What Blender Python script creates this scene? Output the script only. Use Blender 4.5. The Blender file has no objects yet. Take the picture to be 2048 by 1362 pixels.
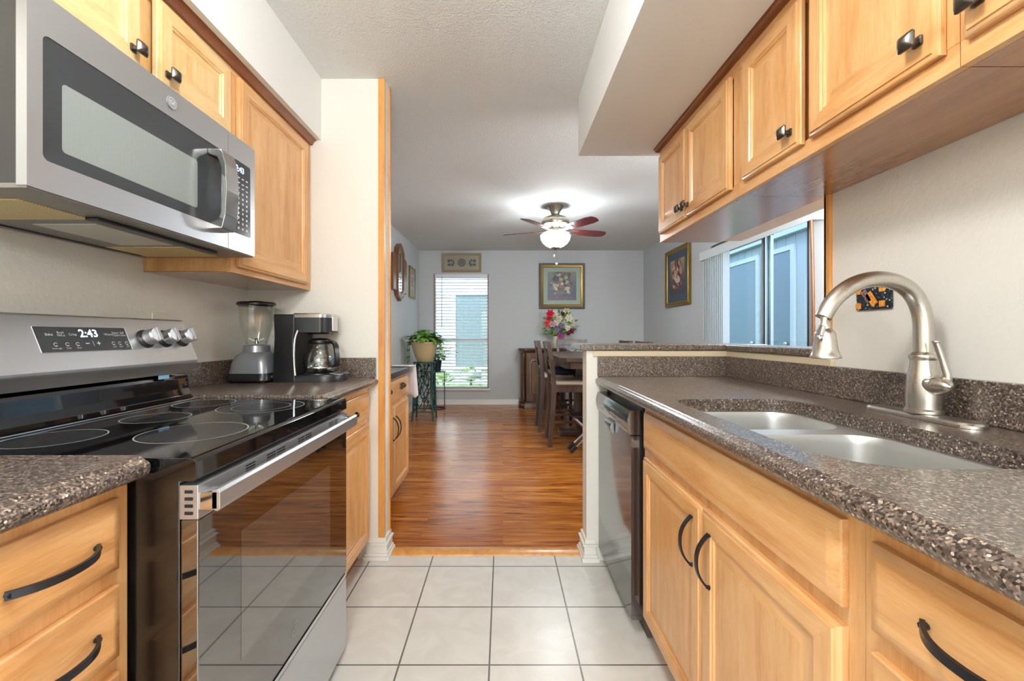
import bpy, bmesh, math, random
from mathutils import Vector, Matrix

sc = bpy.context.scene
COL = sc.collection
PI = math.pi
random.seed(7)

# ------------------------------------------------------------------ camera
FPX, VX, VY, CAM_Z = 850.0, 1005.5, 669.4, 1.115
cam_d = bpy.data.cameras.new('camera')
cam = bpy.data.objects.new('camera', cam_d)
COL.objects.link(cam)
cam.location = (0, 0, CAM_Z)
cam.rotation_euler = (PI / 2, 0, 0)
cam_d.sensor_width = 36
cam_d.lens = FPX / 2048 * 36
cam_d.shift_x = (1024 - VX) / 2048
cam_d.shift_y = -(681 - VY) / 2048
cam_d.clip_start = 0.02
cam_d.clip_end = 200
sc.camera = cam

# ------------------------------------------------------------------ view, world, sun and lamps
sc.view_settings.view_transform = 'Standard'
sc.view_settings.look = 'None'
sc.view_settings.exposure = 0.06
sc.view_settings.gamma = 1.0
sc.cycles.use_denoising = True
sc.cycles.max_bounces = 10
sc.cycles.diffuse_bounces = 6
sc.cycles.glossy_bounces = 5
sc.cycles.transparent_max_bounces = 12
sc.cycles.sample_clamp_indirect = 6.0
sc.cycles.caustics_reflective = False
sc.cycles.caustics_refractive = False

world = bpy.data.worlds.new('sky')
sc.world = world
world.use_nodes = True
wn = world.node_tree
wn.nodes.clear()
wo = wn.nodes.new('ShaderNodeOutputWorld')
wb = wn.nodes.new('ShaderNodeBackground')
ws = wn.nodes.new('ShaderNodeTexSky')
ws.sky_type = 'NISHITA'
ws.sun_disc = False
ws.sun_elevation = math.radians(48)
ws.sun_rotation = math.radians(200)
ws.air_density = 1.0
ws.dust_density = 2.5
wb.inputs['Strength'].default_value = .95
wn.links.new(ws.outputs[0], wb.inputs[0])
wn.links.new(wb.outputs[0], wo.inputs[0])

def lamp(name, kind, loc, energy, color=(1, 1, 1), rot=(0, 0, 0), **kw):
    d = bpy.data.lights.new(name, kind)
    d.energy = energy
    d.color = color
    for k, v in kw.items():
        setattr(d, k, v)
    o = bpy.data.objects.new(name, d)
    o.location = loc
    o.rotation_euler = rot
    COL.objects.link(o)
    return o

lamp('sun', 'SUN', (0, 0, 20), 2.2, (1.0, .96, .88), Vector((.50, -.06, -.86)).to_track_quat('-Z', 'Y').to_euler(), angle=.02)
# (the kitchen globe, two added fill globes and the fan's bowl are built with their fixtures)
GLOBE_1, FILL_GLOBE_NEAR, FILL_GLOBE_DINING, FAN_GLOW = 88.0, 170.0, 150.0, 85.0
# ------------------------------------------------------------------ object bookkeeping
BASE = {}

def tag(o, label=None, cat=None, group=None, kind=None):
    if label: o['label'] = label
    if cat: o['category'] = cat
    if group: o['group'] = group
    if kind: o['kind'] = kind
    return o

def thing(name, loc, label, cat, group=None):
    o = bpy.data.objects.new(name, None)
    o.empty_display_size = .05
    o.location = loc
    COL.objects.link(o)
    BASE[o.name] = Vector(loc)
    return tag(o, label, cat, group)

def copy_tree(o, parent=None):
    c = o.copy()
    COL.objects.link(c)
    c.parent = parent
    for ch in list(o.children):
        copy_tree(ch, c)
    return c

class MB:
    """collects shapes into ONE mesh (world coordinates; several material slots allowed)"""
    def __init__(self):
        self.bm = bmesh.new()
        self.mats = []
        self.bev = False

    def slot(self, m):
        if m not in self.mats:
            self.mats.append(m)
        return self.mats.index(m)

    def take(self, t, m, smooth=True):
        i = self.slot(m)
        for f in t.faces:
            f.material_index = i
            f.smooth = smooth
        me = bpy.data.meshes.new('tmp')
        t.to_mesh(me)
        t.free()
        self.bm.from_mesh(me)
        bpy.data.meshes.remove(me)
        return self

    def box(self, x0, x1, y0, y1, z0, z1, m, bev=0.0, seg=2):
        t = bmesh.new()
        bmesh.ops.create_cube(t, size=1)
        for v in t.verts:
            v.co = Vector(((x0 + x1) / 2 + v.co.x * (x1 - x0), (y0 + y1) / 2 + v.co.y * (y1 - y0), (z0 + z1) / 2 + v.co.z * (z1 - z0)))
        if bev > 0:
            self.bev = True
            bmesh.ops.bevel(t, geom=t.edges[:], offset=bev, segments=seg, affect='EDGES', profile=.5)
        return self.take(t, m)

    def obox(self, center, size, rot, m, bev=0.0):
        t = bmesh.new()
        bmesh.ops.create_cube(t, size=1)
        for v in t.verts:
            v.co = Vector((v.co.x * size[0], v.co.y * size[1], v.co.z * size[2]))
        if bev > 0:
            self.bev = True
            bmesh.ops.bevel(t, geom=t.edges[:], offset=bev, segments=2, affect='EDGES', profile=.5)
        mt = Matrix.Translation(Vector(center)) @ rot.to_4x4()
        bmesh.ops.transform(t, matrix=mt, verts=t.verts[:])
        return self.take(t, m)

    def loft(self, rings, m, caps=True, closed=True):
        t = bmesh.new()
        vs = [[t.verts.new(Vector(p)) for p in r] for r in rings]
        n = len(vs[0])
        for a, b in zip(vs[:-1], vs[1:]):
            for k in range(n if closed else n - 1):
                q = [a[k], a[(k + 1) % n], b[(k + 1) % n], b[k]]
                try: t.faces.new(q)
                except ValueError: pass
        if caps:
            for r in (vs[0], vs[-1]):
                try: t.faces.new(r)
                except ValueError: pass
        bmesh.ops.recalc_face_normals(t, faces=t.faces[:])
        return self.take(t, m)

    def prism(self, poly, axis, a0, a1, m, bev=0.0):
        def P(p, a):
            return {'x': (a, p[0], p[1]), 'y': (p[0], a, p[1]), 'z': (p[0], p[1], a)}[axis]
        t = bmesh.new()
        A = [t.verts.new(P(p, a0)) for p in poly]
        B = [t.verts.new(P(p, a1)) for p in poly]
        n = len(poly)
        for k in range(n):
            t.faces.new([A[k], A[(k + 1) % n], B[(k + 1) % n], B[k]])
        t.faces.new(A)
        t.faces.new(B[::-1])
        bmesh.ops.recalc_face_normals(t, faces=t.faces[:])
        if bev > 0:
            self.bev = True
            bmesh.ops.bevel(t, geom=t.edges[:], offset=bev, segments=2, affect='EDGES', profile=.5)
        return self.take(t, m)

    def tube(self, path, r, m, n=12, caps=True, flat=None, up=None):
        path = [Vector(p) for p in path]
        rr = r if isinstance(r, (list, tuple)) else [r] * len(path)
        rings = []
        prev = Vector(up) if up else None
        for i, p in enumerate(path):
            d = (path[min(i + 1, len(path) - 1)] - path[max(i - 1, 0)]).normalized()
            if prev is None:
                prev = d.orthogonal()
            u = prev - d * prev.dot(d)
            u = u.normalized() if u.length > 1e-6 else d.orthogonal().normalized()
            w = d.cross(u)
            prev = u
            ku, kw = (1, 1) if flat is None else flat
            rings.append([p + u * math.cos(a) * rr[i] * ku + w * math.sin(a) * rr[i] * kw for a in [2 * PI * k / n for k in range(n)]])
        return self.loft(rings, m, caps)

    def strap(self, path, w, th, side, m):
        """flat bar: path, width along the vector side, thickness across"""
        path = [Vector(p) for p in path]
        s = Vector(side).normalized()
        rings = []
        for i, p in enumerate(path):
            d = (path[min(i + 1, len(path) - 1)] - path[max(i - 1, 0)]).normalized()
            nrm = d.cross(s).normalized()
            rings.append([p + s * w / 2 + nrm * th / 2, p - s * w / 2 + nrm * th / 2, p - s * w / 2 - nrm * th / 2, p + s * w / 2 - nrm * th / 2])
        return self.loft(rings, m)

    def lathe(self, prof, c, m, axis=(0, 0, 1), n=32, caps=True):
        ax = Vector(axis).normalized()
        u = ax.orthogonal().normalized()
        w = ax.cross(u)
        c = Vector(c)
        rings = [[c + ax * z + (u * math.cos(a) + w * math.sin(a)) * max(r, 1e-5) for a in [2 * PI * k / n for k in range(n)]] for r, z in prof]
        return self.loft(rings, m, caps)

    def ball(self, c, rad, m, n=14, rot=None):
        t = bmesh.new()
        bmesh.ops.create_uvsphere(t, u_segments=n, v_segments=max(6, n // 2 + 1), radius=1)
        if isinstance(rad, (int, float)):
            rad = (rad,) * 3
        for v in t.verts:
            p = Vector((v.co.x * rad[0], v.co.y * rad[1], v.co.z * rad[2]))
            v.co = (rot @ p if rot else p) + Vector(c)
        return self.take(t, m)

    def face(self, pts, m):
        t = bmesh.new()
        t.faces.new([t.verts.new(Vector(p)) for p in pts])
        return self.take(t, m)

    def plate(self, outer, holes, z0, z1, m):
        """slab in XY with holes"""
        t = bmesh.new()
        loops = [outer] + holes
        edges = []
        for lp in loops:
            vs = [t.verts.new((p[0], p[1], z1)) for p in lp]
            for k in range(len(vs)):
                edges.append(t.edges.new((vs[k], vs[(k + 1) % len(vs)])))
        bmesh.ops.triangle_fill(t, use_beauty=True, use_dissolve=False, edges=edges)
        bmesh.ops.recalc_face_normals(t, faces=t.faces[:])
        if abs(z1 - z0) > 1e-6:
            r = bmesh.ops.extrude_face_region(t, geom=t.faces[:])
            for v in [g for g in r['geom'] if isinstance(g, bmesh.types.BMVert)]:
                v.co.z = z0
            bmesh.ops.recalc_face_normals(t, faces=t.faces[:])
        return self.take(t, m)

    def build(self, name, parent=None, label=None, sharp=35):
        me = bpy.data.meshes.new(name)
        off = Vector((0, 0, 0))
        if parent is not None:
            off = BASE.get(parent.name, Vector((0, 0, 0)))
        if off.length > 0:
            bmesh.ops.translate(self.bm, verts=self.bm.verts[:], vec=-off)
        self.bm.to_mesh(me)
        self.bm.free()
        for m in self.mats:
            me.materials.append(m)
        me.set_sharp_from_angle(angle=math.radians(sharp))
        o = bpy.data.objects.new(name, me)
        COL.objects.link(o)
        if self.bev:
            w = o.modifiers.new('flat_faces', 'WEIGHTED_NORMAL')
            w.keep_sharp = True
            w.weight = 100
        if parent is not None:
            o.parent = parent
            BASE[o.name] = off
        if label:
            o['label'] = label
        return o

def struct(name, mb, parent=None):
    o = mb.build(name, parent)
    if parent is None:
        o['kind'] = 'structure'
    return o

def rrect(x0, x1, y0, y1, r, n=6):
    if not isinstance(r, (list, tuple)):
        r = [r] * 4
    pts = []
    for (cx, cy, a0, q) in ((x1, y1, 0, r[0]), (x0, y1, 90, r[1]), (x0, y0, 180, r[2]), (x1, y0, 270, r[3])):
        sx = -1 if cx == x1 else 1
        sy = -1 if cy == y1 else 1
        for k in range(n + 1):
            a = math.radians(a0 + 90 * k / n)
            pts.append((cx + sx * q + math.cos(a) * q, cy + sy * q + math.sin(a) * q))
    return pts

# ------------------------------------------------------------------ materials
def new_mat(name):
    m = bpy.data.materials.new(name)
    m.use_nodes = True
    nt = m.node_tree
    b = nt.nodes['Principled BSDF']
    return m, nt, b

def srgb(r, g, b):
    f = lambda c: (c / 255 / 12.92) if c / 255 <= .04045 else ((c / 255 + .055) / 1.055) ** 2.4
    return (f(r), f(g), f(b), 1)

def setp(b, **kw):
    for k, v in kw.items():
        b.inputs[k.replace('_', ' ')].default_value = v

def plain(name, col, rough=.5, metal=0.0, spec=None, coat=0.0, ior=None, emit=None, bump=0, bscale=200, aniso=None):
    m, nt, b = new_mat(name)
    b.inputs['Base Color'].default_value = col
    b.inputs['Roughness'].default_value = rough
    b.inputs['Metallic'].default_value = metal
    if ior: b.inputs['IOR'].default_value = ior
    if spec is not None: b.inputs['Specular IOR Level'].default_value = spec
    if coat:
        b.inputs['Coat Weight'].default_value = coat
        b.inputs['Coat Roughness'].default_value = .12
    if emit:
        b.inputs['Emission Color'].default_value = emit[0]
        b.inputs['Emission Strength'].default_value = emit[1]
    tc = nt.nodes.new('ShaderNodeTexCoord')
    n = nt.nodes.new('ShaderNodeTexNoise')
    n.inputs['Scale'].default_value = bscale
    n.inputs['Detail'].default_value = 3
    nt.links.new(tc.outputs['Object'], n.inputs['Vector'])
    if bump:
        bp = nt.nodes.new('ShaderNodeBump')
        bp.inputs['Strength'].default_value = bump
        bp.inputs['Distance'].default_value = .004
        nt.links.new(n.outputs['Fac'], bp.inputs['Height'])
        nt.links.new(bp.outputs[0], b.inputs['Normal'])
    else:
        mr = nt.nodes.new('ShaderNodeMapRange')
        mr.inputs['To Min'].default_value = rough * .95
        mr.inputs['To Max'].default_value = min(1, rough * 1.05)
        nt.links.new(n.outputs['Fac'], mr.inputs['Value'])
        nt.links.new(mr.outputs[0], b.inputs['Roughness'])
    return m

def ramp(nt, stops, interp='LINEAR'):
    r = nt.nodes.new('ShaderNodeValToRGB')
    r.color_ramp.interpolation = interp
    e = r.color_ramp.elements
    while len(e) < len(stops):
        e.new(.5)
    for k, (p, c) in enumerate(stops):
        e[k].position = p
        e[k].color = c
    return r

def wood(name, c_lo, c_mid, c_hi, grain='z', rough=.34, coat=.25, freq=26, fine=1.0, bump=.06):
    m, nt, b = new_mat(name)
    tc = nt.nodes.new('ShaderNodeTexCoord')
    mp = nt.nodes.new('ShaderNodeMapping')
    s = {'x': (.10, 1, 1), 'y': (1, .10, 1), 'z': (1, 1, .10)}[grain]
    mp.inputs['Scale'].default_value = s
    nt.links.new(tc.outputs['Object'], mp.inputs['Vector'])
    n1 = nt.nodes.new('ShaderNodeTexNoise')
    n1.inputs['Scale'].default_value = freq
    n1.inputs['Detail'].default_value = 6
    n1.inputs['Distortion'].default_value = .6
    n2 = nt.nodes.new('ShaderNodeTexNoise')
    n2.inputs['Scale'].default_value = freq * 9
    n2.inputs['Detail'].default_value = 3
    n3 = nt.nodes.new('ShaderNodeTexNoise')
    n3.inputs['Scale'].default_value = 4.5
    n3.inputs['Detail'].default_value = 2
    nt.links.new(mp.outputs[0], n1.inputs['Vector'])
    nt.links.new(mp.outputs[0], n2.inputs['Vector'])
    nt.links.new(tc.outputs['Object'], n3.inputs['Vector'])
    a = nt.nodes.new('ShaderNodeMath'); a.operation = 'MULTIPLY_ADD'
    a.inputs[1].default_value = .55
    nt.links.new(n1.outputs['Fac'], a.inputs[0])
    c = nt.nodes.new('ShaderNodeMath'); c.operation = 'MULTIPLY_ADD'
    c.inputs[1].default_value = .25 * fine
    nt.links.new(n2.outputs['Fac'], c.inputs[0])
    d = nt.nodes.new('ShaderNodeMath'); d.operation = 'MULTIPLY'
    d.inputs[1].default_value = .30
    nt.links.new(n3.outputs['Fac'], d.inputs[0])
    nt.links.new(d.outputs[0], c.inputs[2])
    nt.links.new(c.outputs[0], a.inputs[2])
    r = ramp(nt, [(.36, c_lo), (.52, c_mid), (.70, c_hi)])
    nt.links.new(a.outputs[0], r.inputs['Fac'])
    nt.links.new(r.outputs[0], b.inputs['Base Color'])
    b.inputs['Roughness'].default_value = rough
    b.inputs['Coat Weight'].default_value = coat
    b.inputs['Coat Roughness'].default_value = .18
    bp = nt.nodes.new('ShaderNodeBump')
    bp.inputs['Strength'].default_value = bump
    bp.inputs['Distance'].default_value = .002
    nt.links.new(n2.outputs['Fac'], bp.inputs['Height'])
    nt.links.new(bp.outputs[0], b.inputs['Normal'])
    return m

MAPLE = [srgb(184, 128, 74), srgb(206, 154, 98), srgb(220, 176, 124)]
OAK = [srgb(188, 140, 82), srgb(212, 172, 114), srgb(224, 192, 142)]
M = {}
M['maple_v'] = wood('maple_vertical_grain', *MAPLE, grain='z')
M['maple_h'] = wood('maple_horizontal_grain', *MAPLE, grain='y')
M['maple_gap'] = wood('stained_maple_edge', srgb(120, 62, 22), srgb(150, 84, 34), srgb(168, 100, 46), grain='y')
M['oak_v'] = wood('honey_oak_vertical_grain', *OAK, grain='z', freq=40, fine=1.6)
M['oak_h'] = wood('honey_oak_horizontal_grain', *OAK, grain='y', freq=40, fine=1.6)
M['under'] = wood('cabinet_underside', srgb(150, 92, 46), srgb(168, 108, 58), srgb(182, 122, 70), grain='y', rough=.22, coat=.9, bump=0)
M['trim_oak'] = wood('oak_corner_trim', srgb(178, 112, 46), srgb(206, 142, 70), srgb(222, 164, 92), grain='z')
M['trim_dark'] = wood('walnut_stained_moulding', srgb(92, 50, 24), srgb(122, 70, 36), srgb(142, 86, 46), grain='y')
M['espresso'] = wood('espresso_wood', srgb(40, 26, 20), srgb(62, 42, 32), srgb(84, 60, 46), grain='z', rough=.3)
M['mirror_wood'] = wood('carved_oak_frame', srgb(92, 54, 26), srgb(118, 72, 36), srgb(138, 90, 50), grain='z')
M['antique'] = wood('antique_walnut', srgb(44, 24, 14), srgb(76, 44, 24), srgb(112, 70, 38), grain='z', rough=.3)
M['burl'] = wood('burl_panel', srgb(70, 48, 26), srgb(106, 78, 44), srgb(130, 100, 60), grain='z', freq=12)
M['cherry'] = wood('cherry_fan_blade', srgb(58, 18, 18), srgb(80, 28, 26), srgb(92, 36, 32), grain='x', rough=.3)

def stone():
    m, nt, b = new_mat('speckled_quartz')
    tc = nt.nodes.new('ShaderNodeTexCoord')
    def vor(scale):
        v = nt.nodes.new('ShaderNodeTexVoronoi')
        v.inputs['Scale'].default_value = scale
        nt.links.new(tc.outputs['Object'], v.inputs['Vector'])
        s = nt.nodes.new('ShaderNodeSeparateColor')
        nt.links.new(v.outputs['Color'], s.inputs[0])
        return v, s
    v1, s1 = vor(320)
    r1 = ramp(nt, [(0, srgb(46, 39, 35)), (.26, srgb(80, 68, 60)), (.56, srgb(104, 90, 80)), (.84, srgb(136, 120, 107)), (.96, srgb(172, 156, 140))], 'CONSTANT')
    nt.links.new(s1.outputs[0], r1.inputs['Fac'])
    v2, s2 = vor(215)
    r2 = ramp(nt, [(0, (0, 0, 0, 1)), (.86, (1, 1, 1, 1))], 'CONSTANT')
    nt.links.new(s2.outputs[1], r2.inputs['Fac'])
    lt = nt.nodes.new('ShaderNodeMath'); lt.operation = 'LESS_THAN'
    lt.inputs[1].default_value = .42
    nt.links.new(v2.outputs['Distance'], lt.inputs[0])
    mk = nt.nodes.new('ShaderNodeMath'); mk.operation = 'MULTIPLY'
    nt.links.new(r2.outputs[0], mk.inputs[0])
    nt.links.new(lt.outputs[0], mk.inputs[1])
    r3 = ramp(nt, [(0, srgb(66, 54, 46)), (.4, srgb(150, 132, 116)), (.75, srgb(190, 174, 158)), (.92, srgb(222, 212, 200))], 'CONSTANT')
    nt.links.new(s2.outputs[2], r3.inputs['Fac'])
    mx = nt.nodes.new('ShaderNodeMix'); mx.data_type = 'RGBA'
    nt.links.new(mk.outputs[0], mx.inputs[0])
    nt.links.new(r1.outputs[0], mx.inputs[6])
    nt.links.new(r3.outputs[0], mx.inputs[7])
    nt.links.new(mx.outputs[2], b.inputs['Base Color'])
    b.inputs['Roughness'].default_value = .28
    b.inputs['IOR'].default_value = 1.6
    b.inputs['Coat Weight'].default_value = .35
    b.inputs['Coat Roughness'].default_value = .15
    return m
M['stone'] = stone()

def wall_mat(name, col, bump=.35, scale=55, rough=.7):
    m, nt, b = new_mat(name)
    tc = nt.nodes.new('ShaderNodeTexCoord')
    n = nt.nodes.new('ShaderNodeTexNoise')
    n.inputs['Scale'].default_value = scale
    n.inputs['Detail'].default_value = 4
    n.inputs['Distortion'].default_value = .4
    nt.links.new(tc.outputs['Object'], n.inputs['Vector'])
    bp = nt.nodes.new('ShaderNodeBump')
    bp.inputs['Strength'].default_value = bump
    bp.inputs['Distance'].default_value = .006
    nt.links.new(n.outputs['Fac'], bp.inputs['Height'])
    nt.links.new(bp.outputs[0], b.inputs['Normal'])
    b.inputs['Base Color'].default_value = col
    b.inputs['Roughness'].default_value = rough
    b.inputs['Specular IOR Level'].default_value = .25
    return m
M['wall'] = wall_mat('cream_textured_wall', srgb(226, 224, 217), .22)
M['soffit'] = wall_mat('white_soffit_paint', srgb(229, 231, 230), .10, 60)
M['dwall'] = wall_mat('daylight_tinted_dining_wall', srgb(202, 206, 207), .10, 60)  # same paint as the kitchen walls, with cool daylight put into the colour
M['popcorn'] = wall_mat('popcorn_ceiling', srgb(222, 224, 222), .9, 120, .9)
M['white_paint'] = plain('white_gloss_paint', srgb(232, 230, 224), .35)
M['beige_paint'] = plain('beige_painted_wood', srgb(206, 192, 164), .4)

def tile_mat():
    m, nt, b = new_mat('white_floor_tile')
    tc = nt.nodes.new('ShaderNodeTexCoord')
    mp = nt.nodes.new('ShaderNodeMapping')
    P = .3055
    mp.inputs['Location'].default_value = (.0452 + P * 20, -1.435 + P * 20, 0)
    nt.links.new(tc.outputs['Object'], mp.inputs['Vector'])
    br = nt.nodes.new('ShaderNodeTexBrick')
    br.offset = 0
    br.squash = 1
    br.inputs['Scale'].default_value = 1
    br.inputs['Brick Width'].default_value = P
    br.inputs['Row Height'].default_value = P
    br.inputs['Mortar Size'].default_value = .0032
    br.inputs['Mortar Smooth'].default_value = .1
    br.inputs['Bias'].default_value = 0
    br.inputs['Color1'].default_value = srgb(224, 223, 218)
    br.inputs['Color2'].default_value = srgb(229, 228, 223)
    br.inputs['Mortar'].default_value = srgb(112, 110, 104)
    nt.links.new(mp.outputs[0], br.inputs['Vector'])
    n = nt.nodes.new('ShaderNodeTexNoise')
    n.inputs['Scale'].default_value = 9
    n.inputs['Detail'].default_value = 5
    n.inputs['Distortion'].default_value = 1.2
    nt.links.new(tc.outputs['Object'], n.inputs['Vector'])
    r = ramp(nt, [(.35, srgb(243, 242, 239)), (.7, srgb(255, 255, 253))])
    nt.links.new(n.outputs['Fac'], r.inputs['Fac'])
    mx = nt.nodes.new('ShaderNodeMix'); mx.data_type = 'RGBA'; mx.blend_type = 'MULTIPLY'
    mx.inputs[0].default_value = 1
    nt.links.new(br.outputs['Color'], mx.inputs[6])
    nt.links.new(r.outputs[0], mx.inputs[7])
    nt.links.new(mx.outputs[2], b.inputs['Base Color'])
    b.inputs['Roughness'].default_value = .3
    bp = nt.nodes.new('ShaderNodeBump')
    bp.invert = True
    bp.inputs['Strength'].default_value = .5
    bp.inputs['Distance'].default_value = .002
    nt.links.new(br.outputs['Fac'], bp.inputs['Height'])
    nt.links.new(bp.outputs[0], b.inputs['Normal'])
    return m
M['tile'] = tile_mat()

def plank_mat():
    m, nt, b = new_mat('wood_laminate_planks')
    tc = nt.nodes.new('ShaderNodeTexCoord')
    br = nt.nodes.new('ShaderNodeTexBrick')
    br.offset = .37
    br.inputs['Scale'].default_value = 1
    br.inputs['Brick Width'].default_value = 1.22
    br.inputs['Row Height'].default_value = .098
    br.inputs['Mortar Size'].default_value = .0012
    br.inputs['Bias'].default_value = 0
    br.inputs['Color1'].default_value = (.0, .0, .0, 1)
    br.inputs['Color2'].default_value = (1, 1, 1, 1)
    br.inputs['Mortar'].default_value = (.1, .1, .1, 1)
    nt.links.new(tc.outputs['Object'], br.inputs['Vector'])
    mp = nt.nodes.new('ShaderNodeMapping')
    mp.inputs['Scale'].default_value = (.09, 1, 1)
    nt.links.new(tc.outputs['Object'], mp.inputs['Vector'])
    ad = nt.nodes.new('ShaderNodeVectorMath'); ad.operation = 'ADD'
    nt.links.new(mp.outputs[0], ad.inputs[0])
    sc_ = nt.nodes.new('ShaderNodeVectorMath'); sc_.operation = 'SCALE'
    sc_.inputs['Scale'].default_value = 3.0
    nt.links.new(br.outputs['Color'], sc_.inputs[0])
    nt.links.new(sc_.outputs[0], ad.inputs[1])
    n = nt.nodes.new('ShaderNodeTexNoise')
    n.inputs['Scale'].default_value = 30
    n.inputs['Detail'].default_value = 7
    n.inputs['Distortion'].default_value = 1.4
    nt.links.new(ad.outputs[0], n.inputs['Vector'])
    r = ramp(nt, [(.28, srgb(104, 54, 18)), (.40, srgb(158, 92, 32)), (.55, srgb(192, 120, 48)), (.72, srgb(212, 148, 74))])
    nt.links.new(n.outputs['Fac'], r.inputs['Fac'])
    tint = ramp(nt, [(0, srgb(222, 200, 186)), (1, srgb(255, 255, 255))])
    nt.links.new(br.outputs['Color'], tint.inputs['Fac'])
    mx = nt.nodes.new('ShaderNodeMix'); mx.data_type = 'RGBA'; mx.blend_type = 'MULTIPLY'
    mx.inputs[0].default_value = 1
    nt.links.new(r.outputs[0], mx.inputs[6])
    nt.links.new(tint.outputs[0], mx.inputs[7])
    nt.links.new(mx.outputs[2], b.inputs['Base Color'])
    b.inputs['Roughness'].default_value = .21
    return m
M['planks'] = plank_mat()

def brushed(name, col, rough, axis, metal=1.0):
    m, nt, b = new_mat(name)
    tc = nt.nodes.new('ShaderNodeTexCoord')
    mp = nt.nodes.new('ShaderNodeMapping')
    mp.inputs['Scale'].default_value = {'x': (.01, 1, 1), 'y': (1, .01, 1), 'z': (1, 1, .01)}[axis]
    nt.links.new(tc.outputs['Object'], mp.inputs['Vector'])
    n = nt.nodes.new('ShaderNodeTexNoise')
    n.inputs['Scale'].default_value = 500
    n.inputs['Detail'].default_value = 2
    nt.links.new(mp.outputs[0], n.inputs['Vector'])
    mr = nt.nodes.new('ShaderNodeMapRange')
    mr.inputs['To Min'].default_value = rough * .8
    mr.inputs['To Max'].default_value = rough * 1.25
    nt.links.new(n.outputs['Fac'], mr.inputs['Value'])
    nt.links.new(mr.outputs[0], b.inputs['Roughness'])
    b.inputs['Base Color'].default_value = col
    b.inputs['Metallic'].default_value = metal
    return m
M['steel'] = brushed('brushed_stainless_steel', srgb(192, 194, 197), .32, 'y', .86)
M['steel_sink'] = brushed('satin_sink_steel', srgb(206, 206, 203), .34, 'y', .8)
M['nickel'] = brushed('brushed_nickel', srgb(204, 199, 190), .29, 'z')
M['chrome'] = plain('polished_chrome', srgb(214, 214, 214), .10, 1.0)
M['bronze'] = plain('oil_rubbed_bronze', srgb(58, 60, 66), .34, .85)
M['pewter'] = plain('dark_pewter', srgb(96, 92, 88), .28, .9)
M['black_glass'] = plain('black_ceramic_glass', srgb(12, 12, 14), .04, ior=1.75)
M['door_glass'] = plain('black_mirror_glass', srgb(16, 15, 15), .03, ior=3.2)
M['black_enamel'] = plain('black_enamel', srgb(22, 19, 17), .22, coat=.5, bump=.04, bscale=300)
M['black_plastic'] = plain('black_plastic', srgb(20, 20, 22), .32)
M['black_matte'] = plain('black_recess', srgb(6, 6, 6), .7)
M['panel_grey'] = plain('dark_grey_touch_glass', srgb(52, 55, 58), .12)
M['print_white'] = plain('printed_white_marks', srgb(205, 208, 210), .5)
M['ring_grey'] = plain('printed_burner_ring', srgb(150, 152, 152), .3)
M['digits'] = plain('lit_clock_digits', srgb(150, 190, 255), .5, emit=((.62, .80, 1, 1), 3.0))
M['outlet'] = plain('almond_plastic', srgb(224, 218, 202), .4)
M['toe'] = plain('dusty_toe_kick', srgb(92, 84, 74), .8)

def glass(name, tint=(1, 1, 1, 1), refl=.08, rough=.0, edge=1.45):
    """thin clear sheet: mostly passes light, mirrors a little"""
    m = bpy.data.materials.new(name)
    m.use_nodes = True
    nt = m.node_tree
    nt.nodes.clear()
    o = nt.nodes.new('ShaderNodeOutputMaterial')
    mix = nt.nodes.new('ShaderNodeMixShader')
    t = nt.nodes.new('ShaderNodeBsdfTransparent')
    g = nt.nodes.new('ShaderNodeBsdfGlossy')
    ge = nt.nodes.new('ShaderNodeNewGeometry')
    dt = nt.nodes.new('ShaderNodeVectorMath'); dt.operation = 'DOT_PRODUCT'
    nt.links.new(ge.outputs['Normal'], dt.inputs[0]); nt.links.new(ge.outputs['Incoming'], dt.inputs[1])
    def mth(op, a, b):
        n = nt.nodes.new('ShaderNodeMath'); n.operation = op
        for k, v in enumerate((a, b)):
            if v is None: continue
            if isinstance(v, (int, float)): n.inputs[k].default_value = v
            else: nt.links.new(v, n.inputs[k])
        return n.outputs[0]
    f0 = ((edge - 1) / (edge + 1)) ** 2
    pw_ = mth('POWER', mth('SUBTRACT', 1.0, mth('ABSOLUTE', dt.outputs['Value'], None)), 5.0)
    fac = mth('ADD', mth('MULTIPLY', pw_, 1 - f0), f0)
    t.inputs['Color'].default_value = tint
    g.inputs['Roughness'].default_value = rough
    nt.links.new(fac, mix.inputs[0])
    nt.links.new(t.outputs[0], mix.inputs[1])
    nt.links.new(g.outputs[0], mix.inputs[2])
    nt.links.new(mix.outputs[0], o.inputs[0])
    return m
M['window_glass'] = glass('window_glass', (.93, .97, .97, 1))
M['door_pane'] = glass('sliding_door_glass', (.80, .90, .94, 1))
M['jar_glass'] = glass('clear_jar_glass', (.965, .972, .965, 1), edge=1.75)
M['carafe_glass'] = glass('carafe_glass', (.86, .87, .85, 1), edge=2.1)

# ------------------------------------------------------------------ text helper
def lettering(mb, s, size, origin, right, up, m, align='CENTER', bold=0.0):
    cu = bpy.data.curves.new('t', 'FONT')
    cu.body = s
    cu.size = size
    cu.align_x = align
    cu.align_y = 'CENTER'
    cu.offset = bold
    cu.resolution_u = 2
    ob = bpy.data.objects.new('t', cu)
    COL.objects.link(ob)
    dg = bpy.context.evaluated_depsgraph_get()
    me = bpy.data.meshes.new_from_object(ob.evaluated_get(dg))
    bpy.data.objects.remove(ob)
    bpy.data.curves.remove(cu)
    R, U, O = Vector(right).normalized(), Vector(up).normalized(), Vector(origin)
    t = bmesh.new()
    t.from_mesh(me)
    bpy.data.meshes.remove(me)
    for v in t.verts:
        v.co = O + R * v.co.x + U * v.co.y
    mb.take(t, m)

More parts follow.
